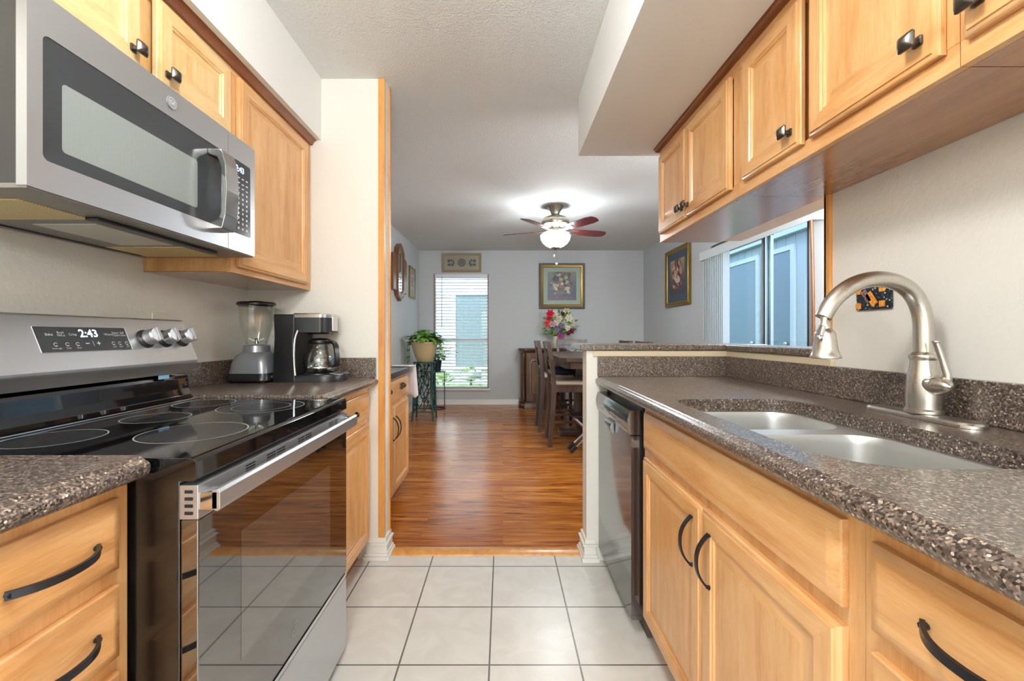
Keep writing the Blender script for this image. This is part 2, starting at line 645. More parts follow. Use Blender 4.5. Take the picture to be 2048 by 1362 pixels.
def ring(mb, c, r, w, right, up, m, n=48, a0=0, a1=2 * PI):
    R, U, O = Vector(right).normalized(), Vector(up).normalized(), Vector(c)
    rings = []
    for k in range(n + 1):
        a = a0 + (a1 - a0) * k / n
        d = R * math.cos(a) + U * math.sin(a)
        rings.append([O + d * (r - w / 2), O + d * (r + w / 2)])
    mb.loft(rings, m, caps=False, closed=False)

def patch(mb, c, w, h, right, up, m):
    R, U, O = Vector(right).normalized() * w / 2, Vector(up).normalized() * h / 2, Vector(c)
    mb.face([O - R - U, O + R - U, O + R + U, O - R + U], m)

# ================================================================== ROOM
LW, RW = -1.266, 1.115            # kitchen side walls
RET = 2.115                        # face of the short return walls
DL, DR, FARY = -1.338, 2.25, 6.79  # dining walls
BACK = -2.8
KC = 2.388                         # kitchen ceiling

mb = MB(); mb.box(LW - .1, RW + .1, BACK, 2.145, -.06, 0, M['tile']); struct('floor_1', mb)
mb = MB(); mb.box(DL - .1, DR + .1, 2.145, FARY + .1, -.06, 0, M['planks'])
mb.box(RW + .1, DR + .1, .8, 2.145, -.06, 0, M['planks']); struct('floor_2', mb)
mb = MB(); mb.prism([(2.14, -.002), (2.225, -.002), (2.222, .006), (2.205, .013), (2.165, .013), (2.145, .006)], 'x', -.57, .40, M['trim_oak'])
tag(mb.build('trim_1'), kind='structure')
# ceiling: level over the kitchen, rising a little towards the far wall
mb = MB()
mb.loft([[(DL - .1, BACK, KC), (DR + .1, BACK, KC), (DR + .1, BACK, 2.6), (DL - .1, BACK, 2.6)],
         [(DL - .1, 2.2, KC), (DR + .1, 2.2, KC), (DR + .1, 2.2, 2.6), (DL - .1, 2.2, 2.6)],
         [(DL - .1, FARY + .1, 2.462), (DR + .1, FARY + .1, 2.462), (DR + .1, FARY + .1, 2.6), (DL - .1, FARY + .1, 2.6)]], M['popcorn'])
struct('ceiling', mb)
CZ = lambda y: KC + max(0, y - 2.2) * (2.462 - KC) / (FARY + .1 - 2.2)

mb = MB(); mb.box(LW - .1, LW, BACK, RET, 0, KC, M['wall']); struct('wall_left', mb)
GX0, GX1, GZ = -1.0, .95, 2.05                       # glazed patio door in the near end wall, behind the viewer
mb = MB()
mb.box(LW - .1, GX0, BACK - .1, BACK, 0, KC, M['wall'])
mb.box(GX1, RW + .1, BACK - .1, BACK, 0, KC, M['wall'])
mb.box(GX0, GX1, BACK - .1, BACK, GZ, KC, M['wall'])
struct('wall_back', mb)
mb = MB()
for a, b in ((GX0, GX0 + .05), (GX1 - .05, GX1), (-.045, -.005)):
    mb.box(a, b, BACK - .08, BACK - .03, 0, GZ, M['white_paint'], .003)
for a, b in ((0, .06), (GZ - .05, GZ)):
    mb.box(GX0, GX1, BACK - .08, BACK - .03, a, b, M['white_paint'], .003)
d2 = struct('door_2', mb)
BASE[d2.name] = Vector((0, 0, 0))
mb = MB(); mb.box(GX0 + .05, GX1 - .05, BACK - .057, BACK - .053, .06, GZ - .05, M['window_glass']); mb.build('glass_pane', d2)
mb = MB(); mb.box(RW, RW + .12, BACK, 1.448, 0, KC, M['wall'])
mb.box(RW, RW + .12, 1.448, 2.2, 0, 1.036, M['wall'])
mb.box(RW, RW + .12, 1.448, 2.2, 1.60, KC, M['wall'])
struct('wall_right', mb)
mb = MB(); mb.box(LW, -.588, RET, 2.20, 0, KC, M['wall']); struct('wall_return', mb)
mb = MB(); mb.box(.414, RW + .12, 2.10, 2.20, 0, 1.036, M['wall']); struct('wall_half', mb)
# soffits
mb = MB(); mb.box(LW, -.903, BACK, RET, 2.083, KC, M['soffit']); struct('trim_2', mb)
mb = MB(); mb.box(.406, RW, BACK, 2.28, 2.074, KC, M['soffit']); struct('trim_3', mb)
# dining walls
mb = MB(); mb.box(DL - .1, DL, 2.2, FARY, 0, 2.47, M['dwall']); struct('wall_dining_left', mb)
WX0, WX1, WZ0, WZ1 = -1.10, -.226, .262, 2.085      # far window opening
mb = MB()
mb.box(DL - .1, WX0, FARY, FARY + .12, 0, 2.47, M['dwall'])
mb.box(WX1, DR + .1, FARY, FARY + .12, 0, 2.47, M['dwall'])
mb.box(WX0, WX1, FARY, FARY + .12, 0, WZ0, M['dwall'])
mb.box(WX0, WX1, FARY, FARY + .12, WZ1, 2.47, M['dwall'])
struct('wall_far', mb)
SY0, SY1, SZ = 3.085, 4.60, 2.07                      # sliding door opening
mb = MB()
mb.box(DR, DR + .12, .8, SY0, 0, 2.47, M['dwall'])
mb.box(DR, DR + .12, SY1, FARY, 0, 2.47, M['dwall'])
mb.box(DR, DR + .12, SY0, SY1, SZ, 2.47, M['dwall'])
struct('wall_dining_right', mb)
mb = MB(); mb.box(RW + .12, DR, .7, .8, 0, 2.47, M['dwall']); struct('wall_dining_near', mb)

def base_profile(h, t):
    return [(0, 0), (t + .010, 0), (t + .010, .018), (t + .002, .030), (t, .034), (t, h * .72), (t * .75, h * .80), (t * .55, h * .9), (t * .3, h), (0, h)]
# kitchen plinth blocks round the two wall ends
def plinth(name, x0, x1, y0, y1):
    mb = MB()
    for (e, z0, z1) in ((.026, 0, .020), (.020, .020, .034), (.014, .034, .074), (.020, .074, .084), (.010, .084, .108)):
        mb.box(x0 - e, x1 + e, y0 - e, y1 + e, z0, z1, M['white_paint'], .003)
    return struct(name, mb)
plinth('baseboard_return', -.664, -.588, RET, 2.20)
plinth('baseboard_half', .414, .446, 2.10, 2.20)
mb = MB()
mb.prism([(-p[0] + FARY, p[1]) for p in base_profile(.082, .012)], 'x', DL, DR, M['white_paint']); struct('baseboard_far', mb)
mb = MB()
mb.prism([(p[0] + DL, p[1]) for p in base_profile(.082, .012)], 'y', 3.14, FARY - .02, M['white_paint']); struct('baseboard_left', mb)
mb = MB()
mb.prism([(-p[0] + DR, p[1]) for p in base_profile(.082, .012)], 'y', SY1 + .08, FARY - .02, M['white_paint']); struct('baseboard_right', mb)
# oak corner guards
mb = MB()
mb.box(-.618, -.586, 2.107, 2.116, .108, KC - .002, M['trim_oak'], .002)
mb.box(-.590, -.5855, 2.107, 2.119, .108, KC - .002, M['trim_oak'], .002)
struct('trim_4', mb)
mb = MB()
mb.box(-.592, -.580, 2.187, 2.206, .108, KC - .002, M['trim_oak'], .002)
struct('trim_5', mb)
mb = MB()
mb.box(RW - .012, RW + .001, 1.436, 1.462, 1.008, 1.592, M['trim_oak'], .003)
mb.box(RW - .012, RW + .125, 1.448, 1.461, 1.068, 1.592, M['trim_oak'], .003)
struct('trim_6', mb)
# beige apron under the bar and the ledge
mb = MB()
mb.box(.446, RW, 2.088, 2.1, 1.008, 1.036, M['beige_paint'], .003)
mb.box(1.098, RW, 1.425, 2.09, 1.008, 1.036, M['beige_paint'], .003)
struct('trim_7', mb)

# ------------------------------------------------------------------ far window with blind
win = MB()
win.box(WX0, WX0 + .022, FARY + .05, FARY + .10, WZ0, WZ1, M['white_paint'], .003)
win.box(WX1 - .022, WX1, FARY + .05, FARY + .10, WZ0, WZ1, M['white_paint'], .003)
win.box(WX0, WX1, FARY + .05, FARY + .10, WZ0, WZ0 + .03, M['white_paint'], .003)
win.box(WX0, WX1, FARY + .05, FARY + .10, WZ1 - .03, WZ1, M['white_paint'], .003)
win.box(WX0, WX1, FARY + .06, FARY + .095, 1.015, 1.05, M['white_paint'], .003)
for x in (WX0, WX1 - .012):
    win.box(x, x + .012, FARY - .006, FARY + .05, WZ0, WZ1, M['mirror_wood'], .002)
w1 = struct('window_1', win)
BASE[w1.name] = Vector((0, 0, 0))
mb = MB(); mb.box(WX0 + .02, WX1 - .02, FARY + .078, FARY + .082, WZ0 + .03, WZ1 - .03, M['window_glass']); mb.build('window_pane', w1)
mb = MB(); mb.box(WX0 - .03, WX1 + .03, FARY - .035, FARY + .05, WZ0 - .035, WZ0, M['white_paint'], .005); mb.build('window_sill', w1)
M['blind'] = plain('white_blind_slat', srgb(236, 240, 244), .4)
bl = thing('window_blind', ((WX0 + WX1) / 2, FARY + .02, WZ1), 'white horizontal slat blind hanging in the narrow far window', 'blind')
mb = MB(); mb.box(WX0 + .014, WX1 - .014, FARY - .006, FARY + .045, WZ1 - .065, WZ1 - .002, M['blind'], .004); mb.build('headrail', bl)
mb = MB()
ns = 34
for k in range(ns):
    z = WZ1 - .085 - k * (WZ1 - WZ0 - .13) / ns
    a = math.radians(22)
    mb.obox(((WX0 + WX1) / 2, FARY + .02, z), (WX1 - WX0 - .032, .044, .0022), Matrix.Rotation(a, 3, 'X'), M['blind'])
mb.build('slats', bl)['kind'] = 'stuff'
mb = MB(); mb.box(WX0 + .016, WX1 - .016, FARY + .0, FARY + .042, WZ0 + .008, WZ0 + .028, M['blind'], .004); mb.build('bottom_rail', bl)
for x in (WX0 + .12, (WX0 + WX1) / 2, WX1 - .12):
    mb = MB(); mb.tube([(x, FARY - .002, WZ1 - .05), (x, FARY - .002, WZ0 + .02)], .0012, M['blind'], 6); mb.build('ladder_cord', bl)
mb = MB(); mb.tube([(WX0 + .13, FARY - .012, WZ1 - .05), (WX0 + .13, FARY - .016, 1.22)], .004, M['black_plastic'], 8); mb.build('tilt_wand', bl)

# ------------------------------------------------------------------ sliding door on the right dining wall
M['alu'] = brushed('aluminium_frame', srgb(186, 188, 188), .35, 'z')
M['dark_gasket'] = plain('dark_gasket', srgb(34, 36, 38), .5)
d1 = MB()
d1.box(DR + .02, DR + .1, SY0, SY0 + .04, 0, SZ, M['alu'], .003)
d1.box(DR + .02, DR + .1, SY1 - .04, SY1, 0, SZ, M['alu'], .003)
d1.box(DR + .02, DR + .1, SY0, SY1, SZ - .045, SZ, M['alu'], .003)
d1.box(DR + .02, DR + .1, SY0, SY1, 0, .04, M['alu'], .003)
door = struct('door_1', d1)
BASE[door.name] = Vector((0, 0, 0))
for (a, b, x) in ((SY0 + .04, 3.74, DR + .04), (3.66, SY1 - .04, DR + .07)):
    mb = MB()
    for (p, q) in ((a, a + .05), (b - .05, b)):
        mb.box(x - .014, x + .014, p, q, .04, SZ - .045, M['alu'], .003)
        mb.box(x - .016, x - .012, p + .034 if p == a else p, q if p == a else q - .034, .09, SZ - .1, M['dark_gasket'])
    mb.box(x - .014, x + .014, a, b, .04, .11, M['alu'], .003)
    mb.box(x - .014, x + .014, a, b, SZ - .10, SZ - .045, M['alu'], .003)
    fr = mb.build('sash_frame', door)
    mb = MB(); mb.box(x - .003, x + .003, a + .05, b - .05, .11, SZ - .10, M['door_pane']); mb.build('glass_pane', door)
M['vinyl'] = plain('white_vinyl', srgb(238, 242, 242), .4)
_nt = M['vinyl'].node_tree
_tl = _nt.nodes.new('ShaderNodeBsdfTranslucent'); _tl.inputs['Color'].default_value = srgb(240, 244, 244)
_mx = _nt.nodes.new('ShaderNodeMixShader'); _mx.inputs[0].default_value = .35
_out = [n for n in _nt.nodes if n.type == 'OUTPUT_MATERIAL'][0]
_nt.links.new(_nt.nodes['Principled BSDF'].outputs[0], _mx.inputs[1]); _nt.links.new(_tl.outputs[0], _mx.inputs[2]); _nt.links.new(_mx.outputs[0], _out.inputs[0])
vb = thing('vertical_blind', (DR - .06, 3.8, 1.99), 'white vertical blind with a long valance, drawn open at the sliding glass door', 'blind')
mb = MB()
mb.box(DR - .105, DR - .097, 2.945, 4.64, 1.915, 2.005, M['vinyl'], .003)
mb.box(DR - .097, DR, 2.945, 2.953, 1.915, 2.005, M['vinyl'], .002)
mb.box(DR - .097, DR, 4.632, 4.64, 1.915, 2.005, M['vinyl'], .002)
mb.build('valance', vb)
mb = MB(); mb.box(DR - .08, DR - .03, 2.955, 4.63, 1.962, 1.998, M['alu'], .003); mb.build('head_track', vb)
for k in range(12):
    y = 4.17 + k * .036
    mb = MB()
    a = math.radians(16)
    mb.obox((DR - .058, y, .98), (.080, .0022, 1.94), Matrix.Rotation(a, 3, 'Z'), M['vinyl'])
    mb.build('vane', vb)
mb = MB(); mb.tube([(DR - .09, 2.965, 1.95), (DR - .092, 2.972, 1.93), (DR - .09, 2.960, 1.5), (DR - .088, 2.950, .72)], .011, M['mirror_wood'], 8); mb.build('draw_wand', vb, 'brown wooden wand')

# ================================================================== CABINETRY
def ring_pts(face, y0, y1, z0, z1, ins, x):
    return [(x, y0 + ins, z0 + ins), (x, y1 - ins, z0 + ins), (x, y1 - ins, z1 - ins), (x, y0 + ins, z1 - ins)]

def panel(mb, xb, sgn, y0, y1, z0, z1, steps, mv, mh):
    """frame-and-panel front: nested rectangles (inset, height); horizontal rails carry horizontal grain"""
    t = bmesh.new()
    rings = [[t.verts.new(p) for p in ring_pts(0, y0, y1, z0, z1, i, xb + sgn * h)] for i, h in steps]
    iv, ih = mb.slot(mv), mb.slot(mh)
    for a, b in zip(rings[:-1], rings[1:]):
        for k in range(4):
            f = t.faces.new([a[k], a[(k + 1) % 4], b[(k + 1) % 4], b[k]])
            f.material_index = ih if k in (0, 2) else iv
    f = t.faces.new(rings[-1]); f.material_index = iv
    f = t.faces.new(rings[0][::-1]); f.material_index = iv
    bmesh.ops.recalc_face_normals(t, faces=t.faces[:])
    me = bpy.data.meshes.new('tmp')
    t.to_mesh(me); t.free()
    mb.bm.from_mesh(me)
    bpy.data.meshes.remove(me)

DOOR_STEPS = [(0, 0), (0, .010), (.003, .014), (.009, .016), (.010, .019), (.046, .019), (.049, .015), (.053, .015), (.056, .010), (.060, .009), (.082, .015), (.084, .015)]
SLAB_STEPS = [(0, 0), (0, .010), (.003, .013), (.016, .0185), (.019, .0195), (.021, .0195)]

def knob(parent, p, sgn, s=1.0):
    """square pillow knob on a stepped foot; sticks out along sgn*x"""
    x, y, z = p
    mb = MB()
    def sq(d, h, r):
        return [(x + sgn * d, yy, zz) for yy, zz in rrect(y - h, y + h, z - h, z + h, r, 3)]
    mb.loft([sq(0, .0095 * s, .003), sq(.004, .0095 * s, .003), sq(.006, .006 * s, .003), sq(.013, .0050 * s, .003), sq(.017, .008 * s, .003),
             sq(.021, .0150 * s, .003), sq(.025, .0160 * s, .004), sq(.030, .0125 * s, .005), sq(.034, .006 * s, .004), sq(.0352, .001, .0008)], M['pewter'])
    return mb.build('knob', parent)

def pull(parent, p0, p1, sgn, bow=.030, w=.011, m=None):
    """arched bar pull between two points on the face"""
    p0, p1 = Vector(p0), Vector(p1)
    out = Vector((sgn, 0, 0))
    path = []
    n = 18
    for k in range(n + 1):
        t = k / n
        h = bow * (1 - abs(2 * t - 1) ** 2.4)
        path.append(p0.lerp(p1, t) + out * (h + .002))
    d = (p1 - p0).normalized()
    side = d.cross(out)
    mb = MB()
    mm = m or M['bronze']
    mb.strap(path, w, .005, side, mm)
    for q, t in ((p0, .03), (p1, .97)):
        c = p0.lerp(p1, t)
        mb.tube([c - out * .0005, c + out * .008], .0042, mm, 8)
    return mb.build('handle', parent)

# ---------------- right wall cabinets
UZ0, UZ1 = 1.589, 2.060
def wall_unit(name, y0, y1, label, doors, xf=.812, xb=RW - .002, z0=UZ0, z1=UZ1, sgn=-1, mv='maple_v', mh='maple_h', dz0=1.625, dz1=2.022, face=True, knob_z=None):
    t = thing(name, ((xf + xb) / 2, (y0 + y1) / 2, z0), label, 'cabinet', 'kitchen wall cabinets')
    mb = MB()
    lo, hi = min(xf, xb), max(xf, xb)
    mb.box(lo + (.0172 if sgn < 0 else 0), hi - (0 if sgn < 0 else .0172), y0, y1, z0 + .004, z1, M[mv], .001)
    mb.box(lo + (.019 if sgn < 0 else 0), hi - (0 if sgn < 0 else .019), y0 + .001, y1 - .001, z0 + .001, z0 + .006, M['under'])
    mb.build('body', t)
    mb = MB()
    # face frame rails and stiles standing 1.5 mm proud
    fx0, fx1 = (xf - .0015, xf + .017) if sgn < 0 else (xf - .017, xf + .0015)
    mb.box(fx0, fx1, y0 + .0005, y1 - .0005, z0, z0 + .045, M[mh], .001)
    mb.box(fx0, fx1, y0 + .0005, y1 - .0005, z1 - .045, z1, M[mh], .001)
    ys = sorted({y0 + .0005, y1 - .034} | {d[0] - .02 for d in doors[1:]})
    mb.box(fx0, fx1, y0 + .0005, y0 + .034, z0 + .045, z1 - .045, M[mv], .001)
    mb.box(fx0, fx1, y1 - .034, y1 - .0005, z0 + .045, z1 - .045, M[mv], .001)
    mb.build('face_frame', t)
    for (a, b, ky) in doors:
        mb = MB()
        panel(mb, xf + sgn * .003, sgn, a, b, dz0, dz1, DOOR_STEPS, M[mv], M[mh])
        d = mb.build('door', t)
        if ky is not None:
            knob(d, (xf + sgn * .022, ky, knob_z or dz0 + .046), sgn)
    return t
wall_unit('wall_cabinet', 1.457, 2.192, 'two-door maple wall cabinet at the far end above the bar', [(1.849, 2.165, 1.876), (1.494, 1.844, 1.815)])
wall_unit('wall_cabinet', .7535, 1.4565, 'maple wall cabinet with a narrow and a wide door above the sink', [(1.137, 1.413, 1.170), (.775, 1.106, .808)])
wall_unit('wall_cabinet', .05, .753, 'nearest maple wall cabinet on the right, cut off by the photo edge', [(.395, .735, .705), (.07, .385, .10)])
# dark crown strip along the top of the right cabinets
mb = MB(); mb.prism([(.812, 2.058), (.796, 2.058), (.790, 2.062), (.787, 2.070), (.780, 2.0735), (.812, 2.0735)], 'y', .05, 2.205, M['trim_dark'])
mb.prism([(.812, 2.0735), (.812, 2.058), (RW, 2.058), (RW, 2.0735)], 'y', 2.192, 2.204, M['trim_dark'])
struct('trim_8', mb)

# ---------------- left wall cabinets
wall_unit('wall_cabinet', .772, 1.4945, 'honey oak two-door wall cabinet above the microwave', [(.800, 1.106, 1.076), (1.158, 1.472, 1.188)],
          xf=-.958, xb=LW + .002, z0=1.764, z1=2.0815, sgn=1, mv='oak_v', mh='oak_h', dz0=1.797, dz1=2.038, knob_z=1.840)
wall_unit('wall_cabinet', 1.495, RET - .002, 'tall honey maple wall cabinet in the corner above the blender and coffee maker', [(1.522, 2.055, None)],
          xf=-.958, xb=LW + .002, z0=1.335, z1=2.0815, sgn=1, mv='maple_v', mh='maple_h', dz0=1.357, dz1=2.038)
mb = MB(); mb.prism([(-.958, 2.056), (-.946, 2.056), (-.942, 2.064), (-.938, 2.072), (-.926, 2.0825), (-.958, 2.0825)], 'y', .772, RET - .002, M['trim_dark'])
struct('trim_9', mb)

# ---------------- base cabinets
def base_unit(name, y0, y1, label, xf, sgn, xb, parts, toe=True, top=.8635):
    t = thing(name, ((xf + xb) / 2, (y0 + y1) / 2, 0), label, 'cabinet', 'kitchen base cabinets')
    lo, hi = min(xf, xb), max(xf, xb)
    mb = MB()
    # carcass as an open-topped box: bottom, back, two sides
    if sgn < 0: lo += .0195
    else: hi -= .0195
    mb.box(lo, hi, y0, y0 + .018, .10, top, M['maple_v'], .001)
    mb.box(lo, hi, y1 - .018, y1, .10, top, M['maple_v'], .001)
    mb.box(lo, hi, y0, y1, .10, .118, M['maple_h'])
    bx = (hi - .012, hi) if sgn < 0 else (lo, lo + .012)
    mb.box(bx[0], bx[1], y0, y1, .10, top, M['maple_v'])
    mb.build('body', t)
    fx = (xf, xf + .019) if sgn < 0 else (xf - .019, xf)
    mb = MB()
    mb.box(fx[0], fx[1], y0, y1, .10, top, M['maple_v'], .001)
    mb.build('face_frame', t)
    mb = MB()
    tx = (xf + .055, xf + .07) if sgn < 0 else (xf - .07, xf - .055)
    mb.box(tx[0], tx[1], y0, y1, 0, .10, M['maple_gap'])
    mb.build('toe_kick', t)
    for kind, a, b, c, d, h in parts:
        mb = MB()
        panel(mb, xf + sgn * .0005, sgn, a, b, c, d, DOOR_STEPS if kind == 'door' else SLAB_STEPS, M['maple_v'], M['maple_h'])
        if kind != 'door':
            mb2 = MB()
            panel(mb2, xf + sgn * .0005, sgn, a, b, c, d, SLAB_STEPS, M['maple_h'], M['maple_h'])
            mb.bm.free()
            mb = mb2
        o = mb.build('door' if kind == 'door' else ('false_front' if kind == 'false' else 'drawer'), t)
        if h:
            if h[0] == 'pull':
                pull(o, (xf + sgn * .0195, h[1], h[2]), (xf + sgn * .0195, h[3], h[4]), sgn)
            else:
                knob(o, (xf + sgn * .0195, h[1], h[2]), sgn)
    return t

RX = .512
base_unit('base_cabinet', .600, 1.531, 'maple sink base cabinet with a false drawer and two doors under the sink', RX, -1, RW - .002,
          [('false', .628, 1.502, .712, .842, None),
           ('door', 1.064, 1.502, .118, .684, ('pull', 1.105, .645, 1.105, .515)),
           ('door', .628, 1.058, .118, .684, ('pull', 1.012, .640, 1.012, .510))])
base_unit('base_cabinet', .02, .5995, 'near right maple base cabinet with stacked drawers, cut off by the photo edge', RX, -1, RW - .002,
          [('drawer', .06, .578, .714, .834, ('pull', .497, .777, .365, .777)),
           ('drawer', .06, .578, .440, .684, ('pull', .40, .60, .27, .60)),
           ('drawer', .06, .578, .118, .412, ('pull', .40, .33, .27, .33))])
LX = -.664
base_unit('base_cabinet', .20, .752, 'near left maple base cabinet with a stack of drawers beside the range', LX, 1, LW + .002,
          [('drawer', .23, .724, .717, .838, ('pull', .548, .777, .676, .777)),
           ('drawer', .23, .724, .568, .690, ('pull', .548, .632, .676, .632)),
           ('drawer', .23, .724, .420, .542, ('pull', .548, .484, .676, .484)),
           ('drawer', .23, .724, .126, .396, ('pull', .548, .30, .676, .30))])
base_unit('base_cabinet', 1.494, RET - .004, 'maple base cabinet between the range and the short end wall', LX, 1, LW + .002,
          [('drawer', 1.52, 2.066, .714, .834, ('pull', 1.73, .772, 1.86, .772)),
           ('door', 1.52, 2.066, .124, .684, None)])

# ---------------- worktops
def counter_edge(xe, sgn, xb, z, th=.038):
    """section (x,z): rounded lower edge with a small step on top"""
    d = sgn
    return [(xb, z), (xe - d * .020, z), (xe - d * .016, z - .0015), (xe - d * .012, z - .006), (xe - d * .010, z - .0075), (xe - d * .004, z - .010), (xe, z - .016),
            (xe, z - .026), (xe - d * .004, z - .034), (xe - d * .010, z - th), (xb, z - th)]
def smooth_sec(p):
    return p

# right worktop with the sink cut-out
RZ = .910
worktop = thing('worktop', (.78, 1.05, RZ - .04), 'long brown speckled quartz worktop around the sink', 'worktop', 'kitchen worktops')
mb = MB()
cut = rrect(.532, .908, .648, 1.352, [.085, .075, .13, .07], 8)
y0w, y1w = -.3, 2.098
xi = .456 + .020
mb.plate([(xi, y0w), (RW - .001, y0w), (RW - .001, y1w), (xi, y1w)], [cut], RZ - .038, RZ, M['stone'])
sec = counter_edge(.456, -1, xi, RZ)
mb.prism(sec, 'y', y0w, y1w - .008, M['stone'])
mb.build('slab', worktop, sharp=50)
mb = MB(); mb.box(1.092, RW - .001, y0w, 2.079, RZ, 1.010, M['stone'], .003); mb.build('backsplash', worktop)
mb = MB(); mb.box(.466, RW - .001, 2.080, 2.099, RZ, 1.008, M['stone'], .003); mb.build('backsplash', worktop)
# bar top and the ledge that continues along the wall opening
mb = MB()
mb.box(.380, 1.30, 2.080, 2.385, 1.037, 1.068, M['stone'], .006, 3)
mb.box(1.088, 1.30, 1.462, 2.0805, 1.037, 1.066, M['stone'], .006, 3)
tag(mb.build('bar_top'), 'raised brown speckled bar top on the half wall, turning along the wall opening', 'bar top', 'kitchen worktops')

LZ = .903
wt = thing('worktop', (-.94, 1.8, LZ - .04), 'short brown speckled worktop holding the blender and coffee maker', 'worktop', 'kitchen worktops')
mb = MB()
mb.prism(counter_edge(-.620, 1, LW + .001, LZ), 'y', 1.494, RET - .002, M['stone'], 0)
mb.build('slab', wt)
mb = MB(); mb.box(LW + .001, LW + .020, 1.494, RET - .022, LZ, LZ + .098, M['stone'], .003); mb.build('backsplash', wt)
mb = MB(); mb.box(LW + .001, -.628, RET - .021, RET - .002, LZ, LZ + .098, M['stone'], .003); mb.build('backsplash', wt)
wt = thing('worktop', (-.94, .4, LZ - .04), 'near left brown speckled worktop cut off by the photo edge', 'worktop', 'kitchen worktops')
mb = MB()
mb.prism(counter_edge(-.620, 1, LW + .001, LZ), 'y', .0, .748, M['stone'])
mb.box(LW + .001, -.635, .744, .754, LZ - .034, LZ - .004, M['stone'], .004)
mb.build('slab', wt)
mb = MB(); mb.box(LW + .001, LW + .020, .0, .752, LZ, LZ + .098, M['stone'], .003); mb.build('backsplash', wt)

# ---------------- sink
sink = thing('kitchen_sink', (.72, 1.0, .66), 'undermount stainless double bowl sink set in the right worktop', 'sink')
fz = RZ - .0385
B1 = rrect(.545, .895, 1.092, 1.340, [.075, .075, .07, .07], 8)
B2 = rrect(.545, .895, .660, 1.036, [.07, .07, .12, .09], 8)
mb = MB()
mb.plate(rrect(.520, .925, .634, 1.366, .06, 6), [B1, B2], fz - .003, fz, M['steel_sink'])
mb.build('rim', sink)
for B, (cx, cy), dep in ((B1, (.72, 1.216), .165), (B2, (.72, .85), .20)):
    mb = MB()
    rings = []
    for (s, z) in ((1.0, fz - .0005), (.995, fz - .004), (.985, fz - .02), (.97, fz - dep + .04), (.95, fz - dep + .016), (.90, fz - dep + .004), (.80, fz - dep), (.2, fz - dep - .004)):
        rings.append([(cx + (p[0] - cx) * s, cy + (p[1] - cy) * s, z) for p in B])
    mb.loft(rings, M['steel_sink'], caps=False)
    mb.face([(p[0], p[1], p[2]) for p in rings[-1]], M['steel_sink'])
    bo = mb.build('bowl', sink, sharp=60)
    mb = MB(); mb.lathe([(.044, fz - dep - .002), (.044, fz - dep + .002), (.036, fz - dep + .002), (.03, fz - dep - .003), (.001, fz - dep - .003)], (cx, cy, 0), M['chrome'], n=24); mb.build('drain', bo)

# ---------------- faucet
FX, FY = 1.035, 1.045
RZ += .0006
fa = thing('faucet', (FX, FY, RZ), 'brushed nickel gooseneck pull-down faucet behind the sink', 'faucet')
mb = MB()
def stadium(x, y0, y1, r, z, n=10):
    pts = []
    for k in range(n + 1):
        a = PI * k / n
        pts.append((x + math.cos(a) * r, y1 - r + math.sin(a) * r, z))
    for k in range(n + 1):
        a = PI + PI * k / n
        pts.append((x + math.cos(a) * r, y0 + r + math.sin(a) * r, z))
    return pts
mb.loft([stadium(FX - .003, .912, 1.190, .032, RZ), stadium(FX - .003, .912, 1.190, .032, RZ + .006), stadium(FX - .003, .916, 1.186, .028, RZ + .011), stadium(FX - .003, .924, 1.178, .022, RZ + .0125)], M['nickel'])
mb.build('deck_plate', fa)
mb = MB()
mb.lathe([(.034, .012), (.037, .014), (.037, .020), (.033, .024), (.034, .045), (.0345, .075), (.031, .105), (.0265, .125), (.0255, .142), (.028, .146), (.029, .150), (.028, .155), (.0245, .158), (.0235, .160), (.021, .162)], (FX, FY, RZ), M['nickel'], n=36)
mb.build('body', fa)
ipx = [(1842, 715), (1842, 690), (1841.5, 660), (1840, 635), (1834, 611), (1822, 589), (1804, 572.5), (1781, 562), (1755, 557.5), (1729, 559.5), (1704, 567.5), (1682, 581), (1664, 598), (1650, 617), (1641, 635)]
path = [(FX + (px - 1842) * FY / 850, FY, CAM_Z - (py - VY) * FY / 850) for px, py in ipx]
# smooth the neck
def smooth(path, it=2):
    for _ in range(it):
        q = [path[0]]
        for a, b in zip(path[:-1], path[1:]):
            a, b = Vector(a), Vector(b)
            q += [a.lerp(b, .25), a.lerp(b, .75)]
        q.append(path[-1])
        path = q
    return path
pp = smooth([Vector(p) for p in path], 2)
mb = MB(); mb.tube(pp, [.0195] * (len(pp) - 14) + [.0195 - .002 * k / 13 for k in range(14)], M['nickel'], 20, up=(0, 1, 0)); mb.build('spout_neck', fa)
tip = Vector(pp[-1]); dr = (Vector(pp[-1]) - Vector(pp[-4])).normalized()
hx = tip.x + .0105
hd = Vector((.012, 0, -1)).normalized()
mb = MB()
mb.lathe([(.009, -.002), (.0095, .014), (.012, .018), (.013, .030), (.019, .036), (.022, .042), (.0235, .060), (.026, .080), (.030, .094), (.0325, .098), (.0325, .102), (.028, .1035), (.001, .1035)], tip + Vector((.004, 0, .003)), M['nickel'], axis=hd, n=28)
hd_o = mb.build('spray_head', fa)
mb = MB(); mb.obox(tip + Vector((-.013, -.012, -.034)), (.010, .012, .030), Matrix.Rotation(.25, 3, 'Y'), M['chrome'], .003); mb.ball(tip + Vector((-.018, -.014, -.05)), (.007, .006, .009), M['chrome']); mb.build('spray_toggle', hd_o)
mb = MB()
hz = RZ + .086
mb.lathe([(.020, .020), (.0205, .050), (.023, .052), (.0235, .056), (.022, .060), (.013, .080), (.004, .090), (.0005, .091)], (FX + .002, FY, hz), M['nickel'], axis=(-.30, -.954, 0), n=28)
hub = mb.build('handle_hub', fa)
mb = MB()
hp = Vector((FX + .002, FY, hz)) + Vector((-.30, -.954, 0)) * .064
